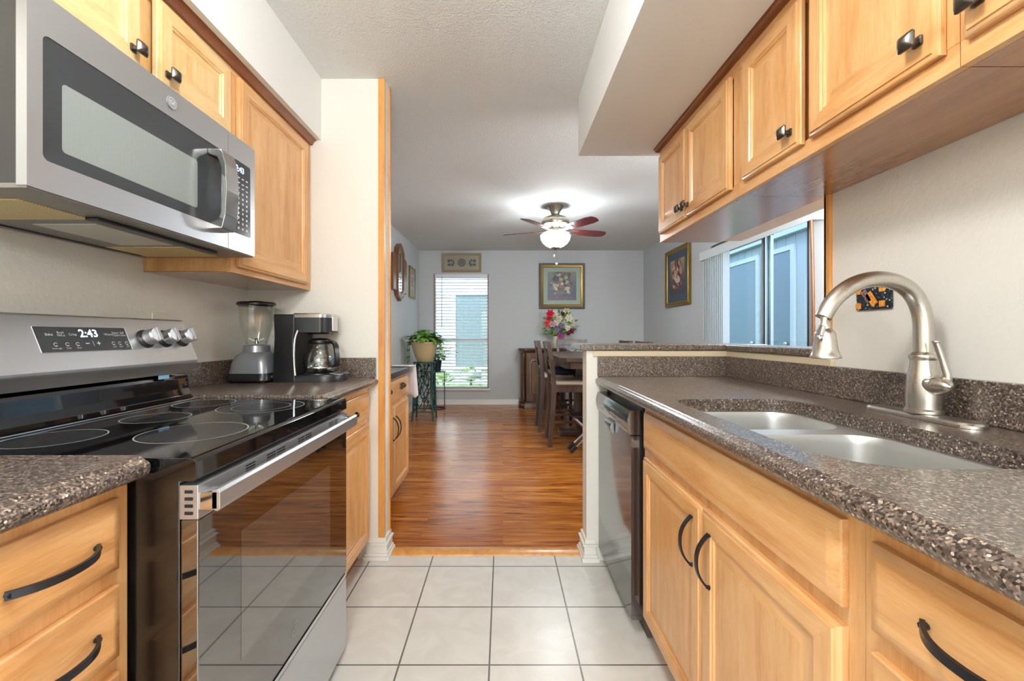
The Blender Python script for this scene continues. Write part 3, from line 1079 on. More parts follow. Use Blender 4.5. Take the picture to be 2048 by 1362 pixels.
mb.tube([hp + Vector((.012, 0, .004)), hp + Vector((.011, 0, .026)), hp + Vector((.004, .004, .060)), hp + Vector((-.008, .006, .100))], [.0085, .0085, .0068, .0064], M['nickel'], 14)
mb.ball(hp + Vector((-.0085, .006, .102)), (.0078, .0078, .005), M['nickel'])
mb.build('handle', fa)

RZ -= .0006
# ---------------- decorative outlet cover on the right wall
oc = thing('outlet_cover', (RW - .004, 1.272, 1.225), 'black mosaic outlet cover with amber glass tiles on the wall behind the faucet', 'outlet cover')
M['mosaic'] = None
def mosaic():
    m, nt, b = new_mat('black_glitter_mosaic')
    tc = nt.nodes.new('ShaderNodeTexCoord')
    v = nt.nodes.new('ShaderNodeTexVoronoi'); v.inputs['Scale'].default_value = 260
    nt.links.new(tc.outputs['Object'], v.inputs['Vector'])
    s = nt.nodes.new('ShaderNodeSeparateColor'); nt.links.new(v.outputs['Color'], s.inputs[0])
    r = ramp(nt, [(0, srgb(12, 14, 22)), (.5, srgb(30, 34, 48)), (.85, srgb(40, 66, 66)), (.95, srgb(190, 196, 200))], 'CONSTANT')
    nt.links.new(s.outputs[0], r.inputs['Fac'])
    nt.links.new(r.outputs[0], b.inputs['Base Color'])
    b.inputs['Roughness'].default_value = .25
    return m
def amber(name, a, b_):
    m, nt, b = new_mat(name)
    tc = nt.nodes.new('ShaderNodeTexCoord')
    n = nt.nodes.new('ShaderNodeTexNoise'); n.inputs['Scale'].default_value = 160
    nt.links.new(tc.outputs['Object'], n.inputs['Vector'])
    r = ramp(nt, [(.35, a), (.65, b_)])
    nt.links.new(n.outputs['Fac'], r.inputs['Fac'])
    nt.links.new(r.outputs[0], b.inputs['Base Color'])
    b.inputs['Roughness'].default_value = .15
    return m
M['mosaic'] = mosaic()
M['amber'] = amber('amber_glass_tile', srgb(206, 116, 20), srgb(240, 168, 60))
M['plum'] = amber('plum_glass_tile', srgb(70, 52, 72), srgb(150, 120, 128))
mb = MB(); mb.box(RW - .0075, RW + .0, 1.212, 1.332, 1.190, 1.262, M['mosaic'], .002); mb.build('plate', oc)
for (y, z) in ((1.322, 1.248), (1.322, 1.203), (1.240, 1.250), (1.240, 1.206)):
    mb = MB(); mb.box(RW - .0105, RW - .007, y - .009, y + .009, z - .009, z + .009, M['amber'], .001); mb.build('glass_tile', oc)
rot = Matrix.Rotation(math.radians(-35), 3, 'X')
mb = MB(); mb.obox((RW - .0085, 1.276, 1.2225), (.003, .022, .044), rot, M['amber'], .001); mb.build('glass_tile', oc)
mb = MB(); mb.obox((RW - .0085, 1.276 + .021 * math.cos(math.radians(35)), 1.2225 + .021 * math.sin(math.radians(35)) - .003), (.003, .019, .042), rot, M['plum'], .001); mb.build('glass_tile', oc)

# ---------------- dishwasher
dw = thing('dishwasher', (.80, 1.83, 0), 'glossy black dishwasher between the half wall and the sink cabinet', 'dishwasher')
DX = .472
M['dw_gloss'] = plain('dishwasher_black_gloss', srgb(40, 42, 46), .09, ior=2.8)
mb = MB(); mb.box(DX + .042, RW - .03, 1.560, 2.094, .10, .862, M['black_plastic'], .003); mb.build('tub', dw)
mb = MB(); mb.prism([(DX + .040, .066), (DX + .004, .066), (DX, .072), (DX, .742), (DX + .040, .742)], 'y', 1.562, 2.092, M['dw_gloss']); mb.build('door_panel', dw)
mb = MB()
sec = [(DX + .040, .746)] + [(DX - .004 - .010 * math.sin(PI * t), .746 + .090 * t) for t in [k / 8 for k in range(9)]] + [(DX + .040, .836)]
mb.prism(sec, 'y', 1.562, 2.092, M['dw_gloss'])
cp = mb.build('control_panel', dw)
rnd = random.Random(3)
for k in range(13):
    y = 1.70 + k * .026
    for zz, w in ((.774, .012), (.788, .016), (.806, .010)):
        if rnd.random() < .8 or zz < .78:
            mb = MB()
            t = (zz - .746) / .090
            patch(mb, (DX - .0046 - .010 * math.sin(PI * t), y, zz), w * rnd.uniform(.5, 1), .0035, (0, -1, 0), (0, 0, 1), M['print_white'])
            mb.build('button_lettering', cp)
mb = MB()
mb.prism([(DX - .002, .747), (DX - .014, .740), (DX - .020, .728), (DX - .016, .705), (DX - .004, .698), (DX, .700)], 'y', 1.79, 1.90, M['dw_gloss'], .002)
mb.build('latch_handle', dw)
mb = MB(); mb.box(DX + .06, DX + .075, 1.562, 2.092, .0, .10, M['toe']); mb.build('toe_panel', dw)

# ================================================================== RANGE
RY0, RY1 = .758, 1.487
rg = thing('range', (-.90, (RY0 + RY1) / 2, 0), 'stainless and black glass-top electric range standing between the left worktops', 'range')
mb = MB()
mb.box(LW + .03, -.578, RY0 + .003, RY1 - .003, .02, .868, M['black_enamel'], .006)
mb.build('body', rg)
for y in (RY0 + .06, RY1 - .06):
    for x in (-1.18, -.66):
        mb = MB(); mb.lathe([(.018, 0), (.018, .01), (.008, .012), (.008, .025)], (x, y, 0), M['black_plastic'], n=12); mb.build('foot', rg)
mb = MB()
cz = .8945
mb.prism([(-1.115, .868), (-1.115, cz - .004), (-1.11, cz), (-.560, cz), (-.552, cz - .001), (-.547, cz - .006), (-.546, .858), (-.550, .853), (-.575, .853)], 'y', RY0, RY1, M['black_glass'], .0012)
ct = mb.build('cooktop', rg)
def burner(cx, cy, r, r2=None):
    m2 = MB()
    U = ((1, 0, 0), (0, 1, 0))
    ring(m2, (cx, cy, cz + .0004), r, .0030, *U, M['ring_grey'], 64)
    if r2:
        ring(m2, (cx, cy, cz + .0004), r2, .0022, *U, M['ring_grey'], 48)
    # fine ribbing inside the ring
    n = int(r / .0042)
    for k in range(-n + 1, n):
        y = k * .0042
        h = math.sqrt(max(0, (r - .004) ** 2 - y * y))
        m2.face([(cx - h, cy + y - .0004, cz + .0003), (cx + h, cy + y - .0004, cz + .0003), (cx + h, cy + y + .0004, cz + .0003), (cx - h, cy + y + .0004, cz + .0003)], M['rib'])
    return m2.build('burner_ring', ct)
M['rib'] = plain('faint_burner_ribbing', srgb(92, 95, 98), .2)
burner(-.700, .965, .105)
burner(-.955, .905, .085)
burner(-.920, 1.130, .075)
burner(-.960, 1.370, .085)
burner(-.740, 1.305, .118, .080)
mb = MB()
for y in (1.445, 1.430):
    ring(mb, (-.62, y, cz + .0004), .004, .001, (1, 0, 0), (0, 1, 0), M['ring_grey'], 16)
mb.build('indicator_marks', ct)
# backguard: black curved splash, then the slanted stainless console
mb = MB()
mb.prism([(-1.225, .868), (-1.225, .985), (-1.104, .975), (-1.100, .965), (-1.098, .930), (-1.092, .908), (-1.082, .898), (-1.070, .895), (-1.070, .868)], 'y', RY0, RY1, M['black_glass'], .001)
mb.box(-1.09, -1.056, RY0 + .002, RY1 - .002, .8945, .8990, M['chrome'], .0015)
mb.build('splash_panel', rg)
T0, T1 = Vector((-1.119, 0, 1.162)), Vector((-1.066, 0, 1.028))
mb = MB()
mb.prism([(-1.235, .985), (-1.235, 1.166), (-1.130, 1.166), (-1.122, 1.165), (T0.x, T0.z), (T1.x, T1.z), (-1.067, 1.021), (-1.070, 1.016), (-1.094, .985)], 'y', RY0, RY1, M['steel'], .0012)
con = mb.build('console', rg)
up = (T0 - T1).normalized()
nrm = Vector((up.z, 0, -up.x)).normalized()
if nrm.x < 0: nrm = -nrm
def on(t, y, h=.0):
    p = T0.lerp(T1, t)
    return Vector((p.x, y, p.z)) + nrm * h
mb = MB()
A = [on(.205, .998, .0008), on(.205, 1.243, .0008), on(.672, 1.243, .0008), on(.672, .998, .0008)]
mb.face(A, M['panel_grey'])
for a, b in ((0, 1), (1, 2), (2, 3), (3, 0)):
    mb.tube([A[a], A[b]], .0008, M['chrome'], 6)
dp = mb.build('display', con)
mb = MB()
RGT = (0, 1, 0)
lettering(mb, '2:43', .030, on(.335, 1.129, .0014), RGT, up, M['digits'], bold=.0004)
mb.build('clock_digits', dp, 'glowing blue-white clock digits')
for words, y in ((('Bake',), 1.029), (('Broil', 'Hi/Lo'), 1.057), (('Crisp',), 1.086), (('Warm',), 1.184), (('Steam', 'Clean'), 1.207), (('Self', 'Clean'), 1.228)):
    mb = MB()
    for k, w in enumerate(words):
        lettering(mb, w, .0095 if len(words) == 1 else .0085, on(.35 if len(words) == 1 else .315 + .05 * k, y, .0014), RGT, up, M['print_white'])
    mb.build('lettering', dp)
for w, y in (('Oven Light', 1.036), ('Timer', 1.064), ('Clock', 1.090), ('Lock', 1.190), ('Start', 1.210), ('Off', 1.231)):
    mb = MB()
    lettering(mb, w, .0052, on(.605, y, .0014), RGT, up, M['print_white'])
    ring(mb, on(.535, y, .0014), .0045, .0011, RGT, up, M['print_white'], 16, .4, 5.6)
    patch(mb, on(.56, y, .0014), .003, .002, RGT, up, M['print_white'])
    mb.build('lettering', dp)
for y, w, h in ((1.116, .010, .0022), (1.132, .0009, .014), (1.147, .010, .0022)):
    mb = MB()
    patch(mb, on(.525, y, .0014), w, h, RGT, up, M['print_white'])
    if y > 1.14: patch(mb, on(.525, y, .0015), h, w, RGT, up, M['print_white'])
    mb.build('symbol', dp)
M['knob_grey'] = plain('knob_skirt_dark', srgb(44, 44, 46), .3)
for y in (1.302, 1.375, 1.447):
    c = on(.45, y)
    mb = MB()
    mb.lathe([(.029, 0), (.029, .004), (.025, .008), (.024, .012)], c, M['knob_grey'], axis=nrm, n=28)
    mb.lathe([(.0235, .012), (.0225, .034), (.019, .038), (.001, .038)], c, M['steel'], axis=nrm, n=28)
    k = mb.build('burner_knob', con)
    mb = MB()
    bx = Matrix((nrm, Vector((0, 1, 0)), up)).transposed()
    mb.obox(c + nrm * .037, (.026, .012, .044), bx, M['steel'], .003)
    mb.build('knob_grip', k)
mb = MB()
for y in (1.302, 1.375, 1.447):
    lettering(mb, '.', .012, on(.80, y, .001), RGT, up, M['black_plastic'])
    for da in (-.018, -.006, .008, .018):
        patch(mb, on(.20, y + da, .001), .004, .0012, RGT, up, M['black_plastic'])
mb.build('knob_lettering', con)
mb = MB(); mb.box(-1.096, -1.0925, 1.352, 1.392, .972, .984, plain('blue_sticker', srgb(120, 168, 200), .4)); mb.build('blue_sticker', rg)
# oven door
mb = MB(); mb.box(-.577, -.5455, RY0 + .003, RY1 - .003, .292, .783, M['door_glass'], .003); od = mb.build('oven_door', rg)
M['oven_window'] = plain('tinted_oven_window', srgb(60, 58, 56), .03, ior=3.2)
mb = MB(); mb.face([(-.5452, .886, .436), (-.5452, 1.342, .436), (-.5452, 1.342, .706), (-.5452, .886, .706)], M['oven_window']); mb.build('oven_window', od)
mb = MB()
ring(mb, (-.5450, 1.115, .345), .017, .0012, (0, 1, 0), (0, 0, 1), M['ring_grey'], 32)
lettering(mb, 'GE', .018, (-.5450, 1.115, .345), (0, 1, 0), (0, 0, 1), M['ring_grey'])
mb.build('door_emblem', od)
mb = MB()
mb.box(-.578, -.544, RY0 + .001, RY1 - .001, .784, .846, M['steel'], .002)
for k in range(4):
    mb.box(-.568, -.553, RY0 - .0005, RY0 + .004, .793 + k * .0128, .799 + k * .0128, M['black_matte'], .001)
for (a, b) in ((.900, .934), (.980, 1.018), (1.023, 1.062), (1.130, 1.166), (1.172, 1.208), (1.330, 1.366), (1.371, 1.40)):
    for k in range(4):
        mb.box(-.546, -.5436, a, b, .8165 + k * .0062, .8195 + k * .0062, M['black_matte'])
tr = mb.build('vent_trim', od)
mb = MB()
n = 24
hpath = []
mb.prism([(-.522, .802), (-.512, .798), (-.507, .803), (-.507, .832), (-.512, .838), (-.522, .836)], 'y', RY0 + .004, RY1 - .006, M['steel'], .001)
for y in (RY0 + .004, RY1 - .036):
    mb.prism([(-.545, .800), (-.510, .800), (-.510, .836), (-.545, .832)], 'y', y, y + .030, M['chrome'], .003)
mb.build('door_handle', od)
mb = MB(); mb.box(-.577, -.5445, RY0 + .003, RY1 - .003, .276, .288, M['chrome'], .002); mb.build('door_sill_strip', od)
mb = MB(); mb.box(-.577, -.5455, RY0 + .003, RY1 - .003, .030, .272, M['steel'], .004); mb.build('storage_drawer', rg)

# ================================================================== MICROWAVE
MX, MZ0, MZ1 = -.868, 1.388, 1.7605
mw = thing('microwave_oven', (-1.06, 1.13, MZ0), 'stainless over-the-range microwave mounted under the oak cabinet', 'microwave')
mb = MB()
mb.box(LW + .004, MX - .022, .778, 1.486, MZ0 + .004, MZ1, M['black_glass'], .003)
mb.box(-.975, -.965, .7765, .7785, MZ0 + .01, MZ1 - .006, M['chrome'])
mb.build('case', mw)
def frame_front(mb, y0, y1, z0, z1, hy0, hy1, hz0, hz1, x, th, m, r=.012):
    """plate in YZ with a rounded hole"""
    t = bmesh.new()
    edges = []
    for lp in (rrect(y0, y1, z0, z1, .003, 2), rrect(hy0, hy1, hz0, hz1, r, 5)):
        vs = [t.verts.new((x, p[0], p[1])) for p in lp]
        for k in range(len(vs)):
            edges.append(t.edges.new((vs[k], vs[(k + 1) % len(vs)])))
    bmesh.ops.triangle_fill(t, use_beauty=True, edges=edges)
    ex = bmesh.ops.extrude_face_region(t, geom=t.faces[:])
    for v in [g for g in ex['geom'] if isinstance(g, bmesh.types.BMVert)]:
        v.co.x -= th
    bmesh.ops.recalc_face_normals(t, faces=t.faces[:])
    mb.take(t, m)
M['emblem_grey'] = plain('grey_emblem_disc', srgb(128, 130, 132), .3)
mb = MB()
frame_front(mb, .775, 1.3425, MZ0, MZ1, .802, 1.312, 1.446, 1.684, MX, .020, M['steel'])
md = mb.build('door', mw)
mb = MB(); mb.box(MX - .018, MX - .0015, .795, 1.318, 1.440, 1.690, M['mw_glass'] if 'mw_glass' in M else M['panel_grey']); mb.build('door_window_border', md)
def mesh_screen():
    m, nt, b = new_mat('perforated_window_screen')
    tc = nt.nodes.new('ShaderNodeTexCoord')
    v = nt.nodes.new('ShaderNodeTexVoronoi'); v.inputs['Scale'].default_value = 420
    v.inputs['Randomness'].default_value = 0
    nt.links.new(tc.outputs['Object'], v.inputs['Vector'])
    r = ramp(nt, [(.30, srgb(88, 94, 94)), (.42, srgb(140, 148, 146))])
    nt.links.new(v.outputs['Distance'], r.inputs['Fac'])
    nt.links.new(r.outputs[0], b.inputs['Base Color'])
    b.inputs['Roughness'].default_value = .12
    return m
M['screen'] = mesh_screen()
mb = MB()
mb.face([(MX - .0010, p[0], p[1]) for p in rrect(.838, 1.210, 1.475, 1.611, .008, 4)], M['screen'])
mb.build('door_window', md)
mb = MB()
prof = [(MX - .001, 1.428), (-.828, 1.430), (-.8175, 1.470), (-.8135, 1.545), (-.8175, 1.620), (-.828, 1.662), (MX - .001, 1.664),
        (MX - .001, 1.650), (-.842, 1.640), (-.831, 1.615), (-.827, 1.545), (-.831, 1.475), (-.842, 1.452), (MX - .001, 1.444)]
mb.prism(prof, 'y', 1.252, 1.312, M['chrome'], .0015)
mb.build('handle', md)
mb = MB()
mb.lathe([(.0165, .0), (.0165, .003), (.014, .0036), (.001, .0036)], (MX, 1.113, 1.722), M['emblem_grey'], axis=(1, 0, 0), n=28)
ring(mb, (MX + .0037, 1.113, 1.722), .0125, .001, (0, 1, 0), (0, 0, 1), M['print_white'], 28)
lettering(mb, 'GE', .015, (MX + .0037, 1.113, 1.722), (0, 1, 0), (0, 0, 1), M['print_white'])
mb.build('round_emblem', md)
mb = MB()
frame_front(mb, 1.3445, 1.487, MZ0, MZ1, 1.358, 1.463, 1.446, 1.686, MX, .020, M['steel'], .006)
mp_ = mb.build('control_panel', mw)
mb = MB(); mb.box(MX - .018, MX - .001, 1.354, 1.467, 1.442, 1.690, M['panel_grey'])
kp = mb.build('keypad', mp_)
mb = MB()
lettering(mb, '2:43', .026, (MX - .0004, 1.405, 1.660), (0, 1, 0), (0, 0, 1), M['digits'], bold=.0004)
mb.build('clock_digits', kp, 'pale glowing clock digits')
mb = MB()
rnd = random.Random(5)
for r_ in range(11):
    z = 1.632 - r_ * .0165
    for c_ in range(4):
        y = 1.376 + c_ * .022
        patch(mb, (MX - .0004, y, z + rnd.uniform(-.001, .001)), .011 if r_ < 3 else .007, .004 if r_ < 3 else .007, (0, 1, 0), (0, 0, 1), M['print_white'])
mb.build('key_lettering', kp)
# underside
M['grease'] = None
def grease_mesh():
    m, nt, b = new_mat('golden_mesh_filter')
    tc = nt.nodes.new('ShaderNodeTexCoord')
    v = nt.nodes.new('ShaderNodeTexVoronoi'); v.inputs['Scale'].default_value = 160; v.inputs['Randomness'].default_value = .1
    nt.links.new(tc.outputs['Object'], v.inputs['Vector'])
    r = ramp(nt, [(.1, srgb(246, 232, 178)), (.6, srgb(196, 164, 92))])
    nt.links.new(v.outputs['Distance'], r.inputs['Fac'])
    nt.links.new(r.outputs[0], b.inputs['Base Color'])
    b.inputs['Roughness'].default_value = .35
    b.inputs['Metallic'].default_value = .2
    bp = nt.nodes.new('ShaderNodeBump'); bp.inputs['Strength'].default_value = .6; bp.inputs['Distance'].default_value = .002
    nt.links.new(v.outputs['Distance'], bp.inputs['Height']); nt.links.new(bp.outputs[0], b.inputs['Normal'])
    return m
M['grease'] = grease_mesh()
M['under_grey'] = plain('grey_enamel_underside', srgb(120, 118, 112), .35)
mb = MB()
mb.box(LW + .004, MX - .004, .778, 1.486, MZ0 - .004, MZ0 + .006, M['under_grey'], .002)
mb.box(-.955, -.925, .97, 1.38, MZ0 - .012, MZ0 - .003, M['black_plastic'], .003)
mb.box(-1.235, -1.225, .82, 1.44, MZ0 - .007, MZ0 - .003, M['black_plastic'], .001)
bp_ = mb.build('bottom_plate', mw)
for (a, b) in ((.84, .985), (1.30, 1.455)):
    mb = MB(); mb.box(-1.215, -.96 if a < 1 else -.975, a, b, MZ0 - .0065, MZ0 - .0035, M['grease'], .001); mb.build('grease_filter', bp_)
mb = MB(); mb.box(-1.14, -.985, 1.03, 1.27, MZ0 - .0062, MZ0 - .0035, plain('lamp_lens', srgb(208, 208, 196), .3), .001); mb.build('lamp_lens', bp_)

# left wall outlet above the range
ol = thing('wall_outlet', (LW + .003, 1.565, 1.12), 'cream wall outlet half hidden behind the range console', 'outlet')
mb = MB(); mb.box(LW, LW + .006, 1.530, 1.600, 1.080, 1.195, M['outlet'], .002); mb.build('cover_plate', ol)
for z in (1.118, 1.158):
    mb = MB(); mb.box(LW + .005, LW + .0085, 1.548, 1.582, z - .014, z + .014, M['outlet'], .004)
    for dy in (-.007, .007):
        mb.box(LW + .008, LW + .0088, 1.565 + dy - .001, 1.565 + dy + .001, z - .005, z + .006, M['black_matte'])
    mb.build('socket', ol)

# ================================================================== BLENDER AND COFFEE MAKER
BX, BY = -1.118, 1.930
LZ += .0006
bd = thing('blender', (BX, BY, LZ), 'grey blender with a clear ribbed jar in the left worktop corner', 'blender')
M['gunmetal'] = plain('gunmetal_plastic', srgb(134, 138, 144), .28, .5)
def sqring(cx, cy, z, hx, hy, r, n=4):
    return [(p[0], p[1], z) for p in rrect(cx - hx, cx + hx, cy - hy, cy + hy, r, n)]
mb = MB()
mb.loft([sqring(BX, BY, LZ + .006, .088, .088, .03), sqring(BX, BY, LZ + .012, .092, .092, .03), sqring(BX, BY, LZ + .038, .090, .090, .03), sqring(BX, BY, LZ + .042, .088, .088, .03)], M['black_plastic'])
for dx in (-.06, .06):
    for dy in (-.06, .06):
        mb.lathe([(.012, 0), (.012, .008)], (BX + dx, BY + dy, LZ), M['black_plastic'], n=10)
mb.build('foot_skirt', bd)
mb = MB()
mb.loft([sqring(BX, BY, LZ + .040, .087, .087, .03), sqring(BX, BY, LZ + .085, .080, .080, .035), sqring(BX, BY, LZ + .118, .070, .070, .04), sqring(BX, BY, LZ + .130, .060, .060, .05),
         sqring(BX, BY, LZ + .134, .056, .056, .054), sqring(BX, BY, LZ + .162, .054, .054, .053), sqring(BX, BY, LZ + .166, .048, .048, .047)], M['gunmetal'])
mb.build('motor_base', bd)
mb = MB()
for dy in (-.04, -.013, .014, .041):
    mb.box(BX + .086, BX + .092, BY + dy - .009, BY + dy + .009, LZ + .018, LZ + .030, M['gunmetal'], .002)
mb.build('control_buttons', bd)
mb = MB()
def jar_ring(z, r, k=.085):
    return [(BX + math.cos(a) * r * (1 + k * math.cos(4 * a)), BY + math.sin(a) * r * (1 + k * math.cos(4 * a)), z) for a in [2 * PI * i / 40 for i in range(40)]]
mb.loft([jar_ring(LZ + .168, .044, 0), jar_ring(LZ + .19, .050, .03), jar_ring(LZ + .24, .062), jar_ring(LZ + .29, .070), jar_ring(LZ + .345, .074, .03),
         jar_ring(LZ + .344, .070, .03), jar_ring(LZ + .29, .066), jar_ring(LZ + .24, .058), jar_ring(LZ + .19, .046, .03), jar_ring(LZ + .172, .040, 0)], M['jar_glass'])
jr = mb.build('glass_jar', bd, sharp=80)
mb = MB()
mb.tube(smooth([(BX + .05, BY + .05, LZ + .33), (BX + .085, BY + .085, LZ + .31), (BX + .08, BY + .08, LZ + .22), (BX + .046, BY + .046, LZ + .20)], 2), .008, M['jar_glass'], 10)
mb.build('jar_handle', jr)
mb = MB()
mb.lathe([(.01, .17), (.008, .182), (.004, .186)], (BX, BY, LZ), M['chrome'], n=12)
for a in range(4):
    an = a * PI / 2 + .4
    mb.obox((BX + math.cos(an) * .016, BY + math.sin(an) * .016, LZ + .188), (.030, .007, .0015), Matrix.Rotation(an, 3, 'Z') @ Matrix.Rotation(-.45, 3, 'Y'), M['chrome'])
mb.build('blade', jr)
mb = MB()
mb.lathe([(.070, .338), (.079, .345), (.080, .352), (.074, .358), (.030, .360), (.028, .363), (.001, .364)], (BX, BY, LZ), M['black_plastic'], n=36)
mb.build('lid', bd)
mb = MB(); mb.tube(smooth([(BX - .02, BY + .086, LZ + .03), (BX + .02, BY + .115, LZ + .06), (BX + .06, BY + .125, LZ + .10), (BX + .05, BY + .14, LZ + .05), (BX - .05, BY + .145, LZ + .006)], 2), .0032, M['black_plastic'], 8); mb.build('power_cord', bd)

CX0, CX1, CY0, CY1 = -1.020, -.728, 1.880, 2.075
cm = thing('coffee_maker', (-.87, 1.98, LZ), 'black and chrome drip coffee maker standing beside the blender', 'coffee maker')
cyc = (CY0 + CY1) / 2
mb = MB()
mb.prism([(p[0], p[1]) for p in [(CX0, LZ + .004), (CX0 + .10, LZ + .004), (CX0 + .098, LZ + .10), (CX0 + .092, LZ + .19), (CX0 + .098, LZ + .23), (CX0 + .098, LZ + .302), (CX0 + .004, LZ + .302), (CX0 + .008, LZ + .20)]], 'y', CY0, CY1, M['black_plastic'], .006)
mb.build('water_tank', cm)
mb = MB()
out = [(CX0 + .09, CY1 - .004)] + [(CX0 + .205 + .035 * math.sin(a), cyc + (CY1 - CY0) / 2 * math.cos(a) * .96) for a in [PI * k / 14 for k in range(15)]] + [(CX0 + .09, CY0 + .004)]
mb.loft([[(p[0], p[1], LZ + .222) for p in out], [(p[0], p[1], LZ + .228) for p in out], [(p[0], p[1], LZ + .288) for p in out]], M['black_plastic'])
mb.lathe([(.048, .214), (.055, .226)], (CX0 + .165, cyc, LZ), M['black_plastic'], n=24)
mb.build('brew_head', cm)
mb = MB()
mb.loft([[(p[0], p[1], LZ + .288) for p in out], [(p[0] + .001, p[1], LZ + .302) for p in out], [(CX0 + .16 + (p[0] - CX0 - .16) * .95, cyc + (p[1] - cyc) * .95, LZ + .307) for p in out]], M['chrome'])
mb.box(CX0 + .215, CX0 + .2425, cyc - .030, cyc + .030, LZ + .228, LZ + .292, M['chrome'], .003)
mb.build('lid', cm)
mb = MB()
outb = [(CX0 + .005, CY1 - .002)] + [(CX0 + .205 + .088 * math.sin(a), cyc + (CY1 - CY0) / 2 * math.cos(a) * .98) for a in [PI * k / 14 for k in range(15)]] + [(CX0 + .005, CY0 + .002)]
mb.loft([[(p[0], p[1], LZ) for p in outb], [(p[0], p[1], LZ + .022) for p in outb], [(CX0 + .15 + (p[0] - CX0 - .15) * .97, cyc + (p[1] - cyc) * .97, LZ + .031) for p in outb]], M['black_plastic'])
cbase = mb.build('base', cm)
mb = MB()
mb.obox((CX0 + .262, cyc, LZ + .0325), (.050, .120, .004), Matrix.Rotation(math.radians(10), 3, 'Y'), M['steel'], .0015)
for dy in (-.035, -.012, .012, .035):
    mb.obox((CX0 + .262, cyc + dy, LZ + .0348), (.018, .014, .003), Matrix.Rotation(math.radians(10), 3, 'Y'), M['pewter'], .001)
mb.build('control_panel', cbase)
mb = MB(); mb.lathe([(.062, .0305), (.062, .034), (.001, .034)], (CX0 + .165, cyc, LZ), M['pewter'], n=28); mb.build('warming_plate', cbase)
for y in (CY0 - .001, ):
    mb = MB(); mb.tube(smooth([(CX0 + .100, y + .004, LZ + .03), (CX0 + .094, y + .004, LZ + .10), (CX0 + .096, y + .004, LZ + .19), (CX0 + .112, y + .004, LZ + .232)], 2), .005, M['chrome'], 8); mb.build('chrome_trim', cm)
mb = MB()
pc = [(.054, .0345), (.065, .038), (.073, .058), (.076, .085), (.072, .120), (.060, .150), (.048, .166), (.046, .176)]
mb.lathe(pc + [(r - .003, z) for r, z in pc[::-1]], (CX0 + .172, cyc, LZ), M['carafe_glass'], n=36)
cf = mb.build('carafe', cm, sharp=80)
mb = MB(); mb.lathe([(.050, .170), (.052, .176), (.050, .186), (.030, .194), (.001, .196)], (CX0 + .172, cyc, LZ), M['black_plastic'], n=28); mb.build('carafe_lid', cf)
mb = MB(); mb.lathe([(.0735, .056), (.0752, .058), (.0758, .064), (.0752, .066)], (CX0 + .172, cyc, LZ), M['chrome'], n=36, caps=False); mb.build('carafe_band', cf)
mb = MB()
hdir = Vector((.84, -.54, 0))
cc = Vector((CX0 + .176, cyc, LZ))
mb.strap(smooth([cc + hdir * .046 + Vector((0, 0, .178)), cc + hdir * .085 + Vector((0, 0, .180)), cc + hdir * .108 + Vector((0, 0, .165)), cc + hdir * .116 + Vector((0, 0, .12)), cc + hdir * .116 + Vector((0, 0, .075)), cc + hdir * .098 + Vector((0, 0, .066)), cc + hdir * .068 + Vector((0, 0, .072))], 2), .022, .010, hdir.cross(Vector((0, 0, 1))), M['black_plastic'])
mb.build('carafe_handle', cf)
mb = MB()
fd = Vector((.12, -1, 0)).normalized()
for k in range(5):
    z = .075 + k * .020
    rr = .0775 - abs(.085 - z) * .12
    if z > .1: rr = .0775 - (z - .085) * .28
    p = cc + fd * (rr + .0006) + Vector((0, 0, z))
    ring(mb, p, .002, .003, (1, -.1, 0), (0, 0, 1), M['print_white'], 12)
mb.build('cup_marks', cf)
mb = MB()
lettering(mb, '+', .012, (CX0 + .045, CY0 - .0006, LZ + .27), (1, 0, 0), (0, 0, 1), M['print_white'])
mb.bm.clear()
mb.bm.free()

# ================================================================== DINING ROOM
# ---------------- sideboard with its own dark top
SX, SY_0, SY_1 = -.700, 2.215, 3.115
sb = thing('sideboard', (-1.02, 2.66, 0), 'honey oak sideboard with a dark grey top beyond the short end wall', 'sideboard')
mb = MB(); mb.box(DL + .003, SX, SY_0, SY_1, .09, .842, M['maple_v'], .002); mb.build('body', sb)
mb = MB(); mb.box(DL + .003, SX - .05, SY_0, SY_1, 0, .09, M['trim_dark']); mb.build('toe_kick', sb)
M['slate'] = plain('dark_laminate_top', srgb(66, 66, 70), .16)
mb = MB(); mb.box(DL + .003, SX + .035, SY_0, SY_1 + .02, .844, .886, M['slate'], .006, 3); mb.build('top', sb)
mb = MB(); panel(mb, SX + .001, 1, 2.25, 3.085, .690, .825, SLAB_STEPS, M['maple_h'], M['maple_h']); dr_ = mb.build('drawer', sb)
for y in (2.50, 2.86):
    mb = MB()
    ringsA = []
    for k in range(9):
        a = PI * k / 8
        ringsA.append([(SX + .020 + .022 * math.sin(a), y - .046, .770 - .018 * math.cos(a)), (SX + .020 + .022 * math.sin(a), y + .046, .770 - .018 * math.cos(a))])
    mb.loft(ringsA, M['bronze'], caps=False, closed=False)
    mb.tube([(SX + .021, y - .046, .788), (SX + .021, y + .046, .788)], .004, M['bronze'], 8)
    mb.build('cup_pull', dr_)
for (a, b, hy) in ((2.25, 2.664, 2.635), (2.671, 3.085, 2.70)):
    mb = MB(); panel(mb, SX + .001, 1, a, b, .12, .665, DOOR_STEPS, M['maple_v'], M['maple_h']); d_ = mb.build('door', sb)
    pull(d_, (SX + .0205, hy, .60), (SX + .0205, hy, .455), 1, bow=.032)
M['towel'] = plain('white_patterned_cloth', srgb(214, 208, 212), .9, bump=.3, bscale=80)
mb = MB()
rings = []
for k in range(9):
    z = .888 - k * .028
    s = k / 8
    rings.append([(-.800 + i * .026 + .016 * s, SY_1 + .034 + .016 * math.sin(i * 1.9 + 1) * s + .004 * (i % 2) + .02 * s, z - .01 * (i % 3)) for i in range(7)])
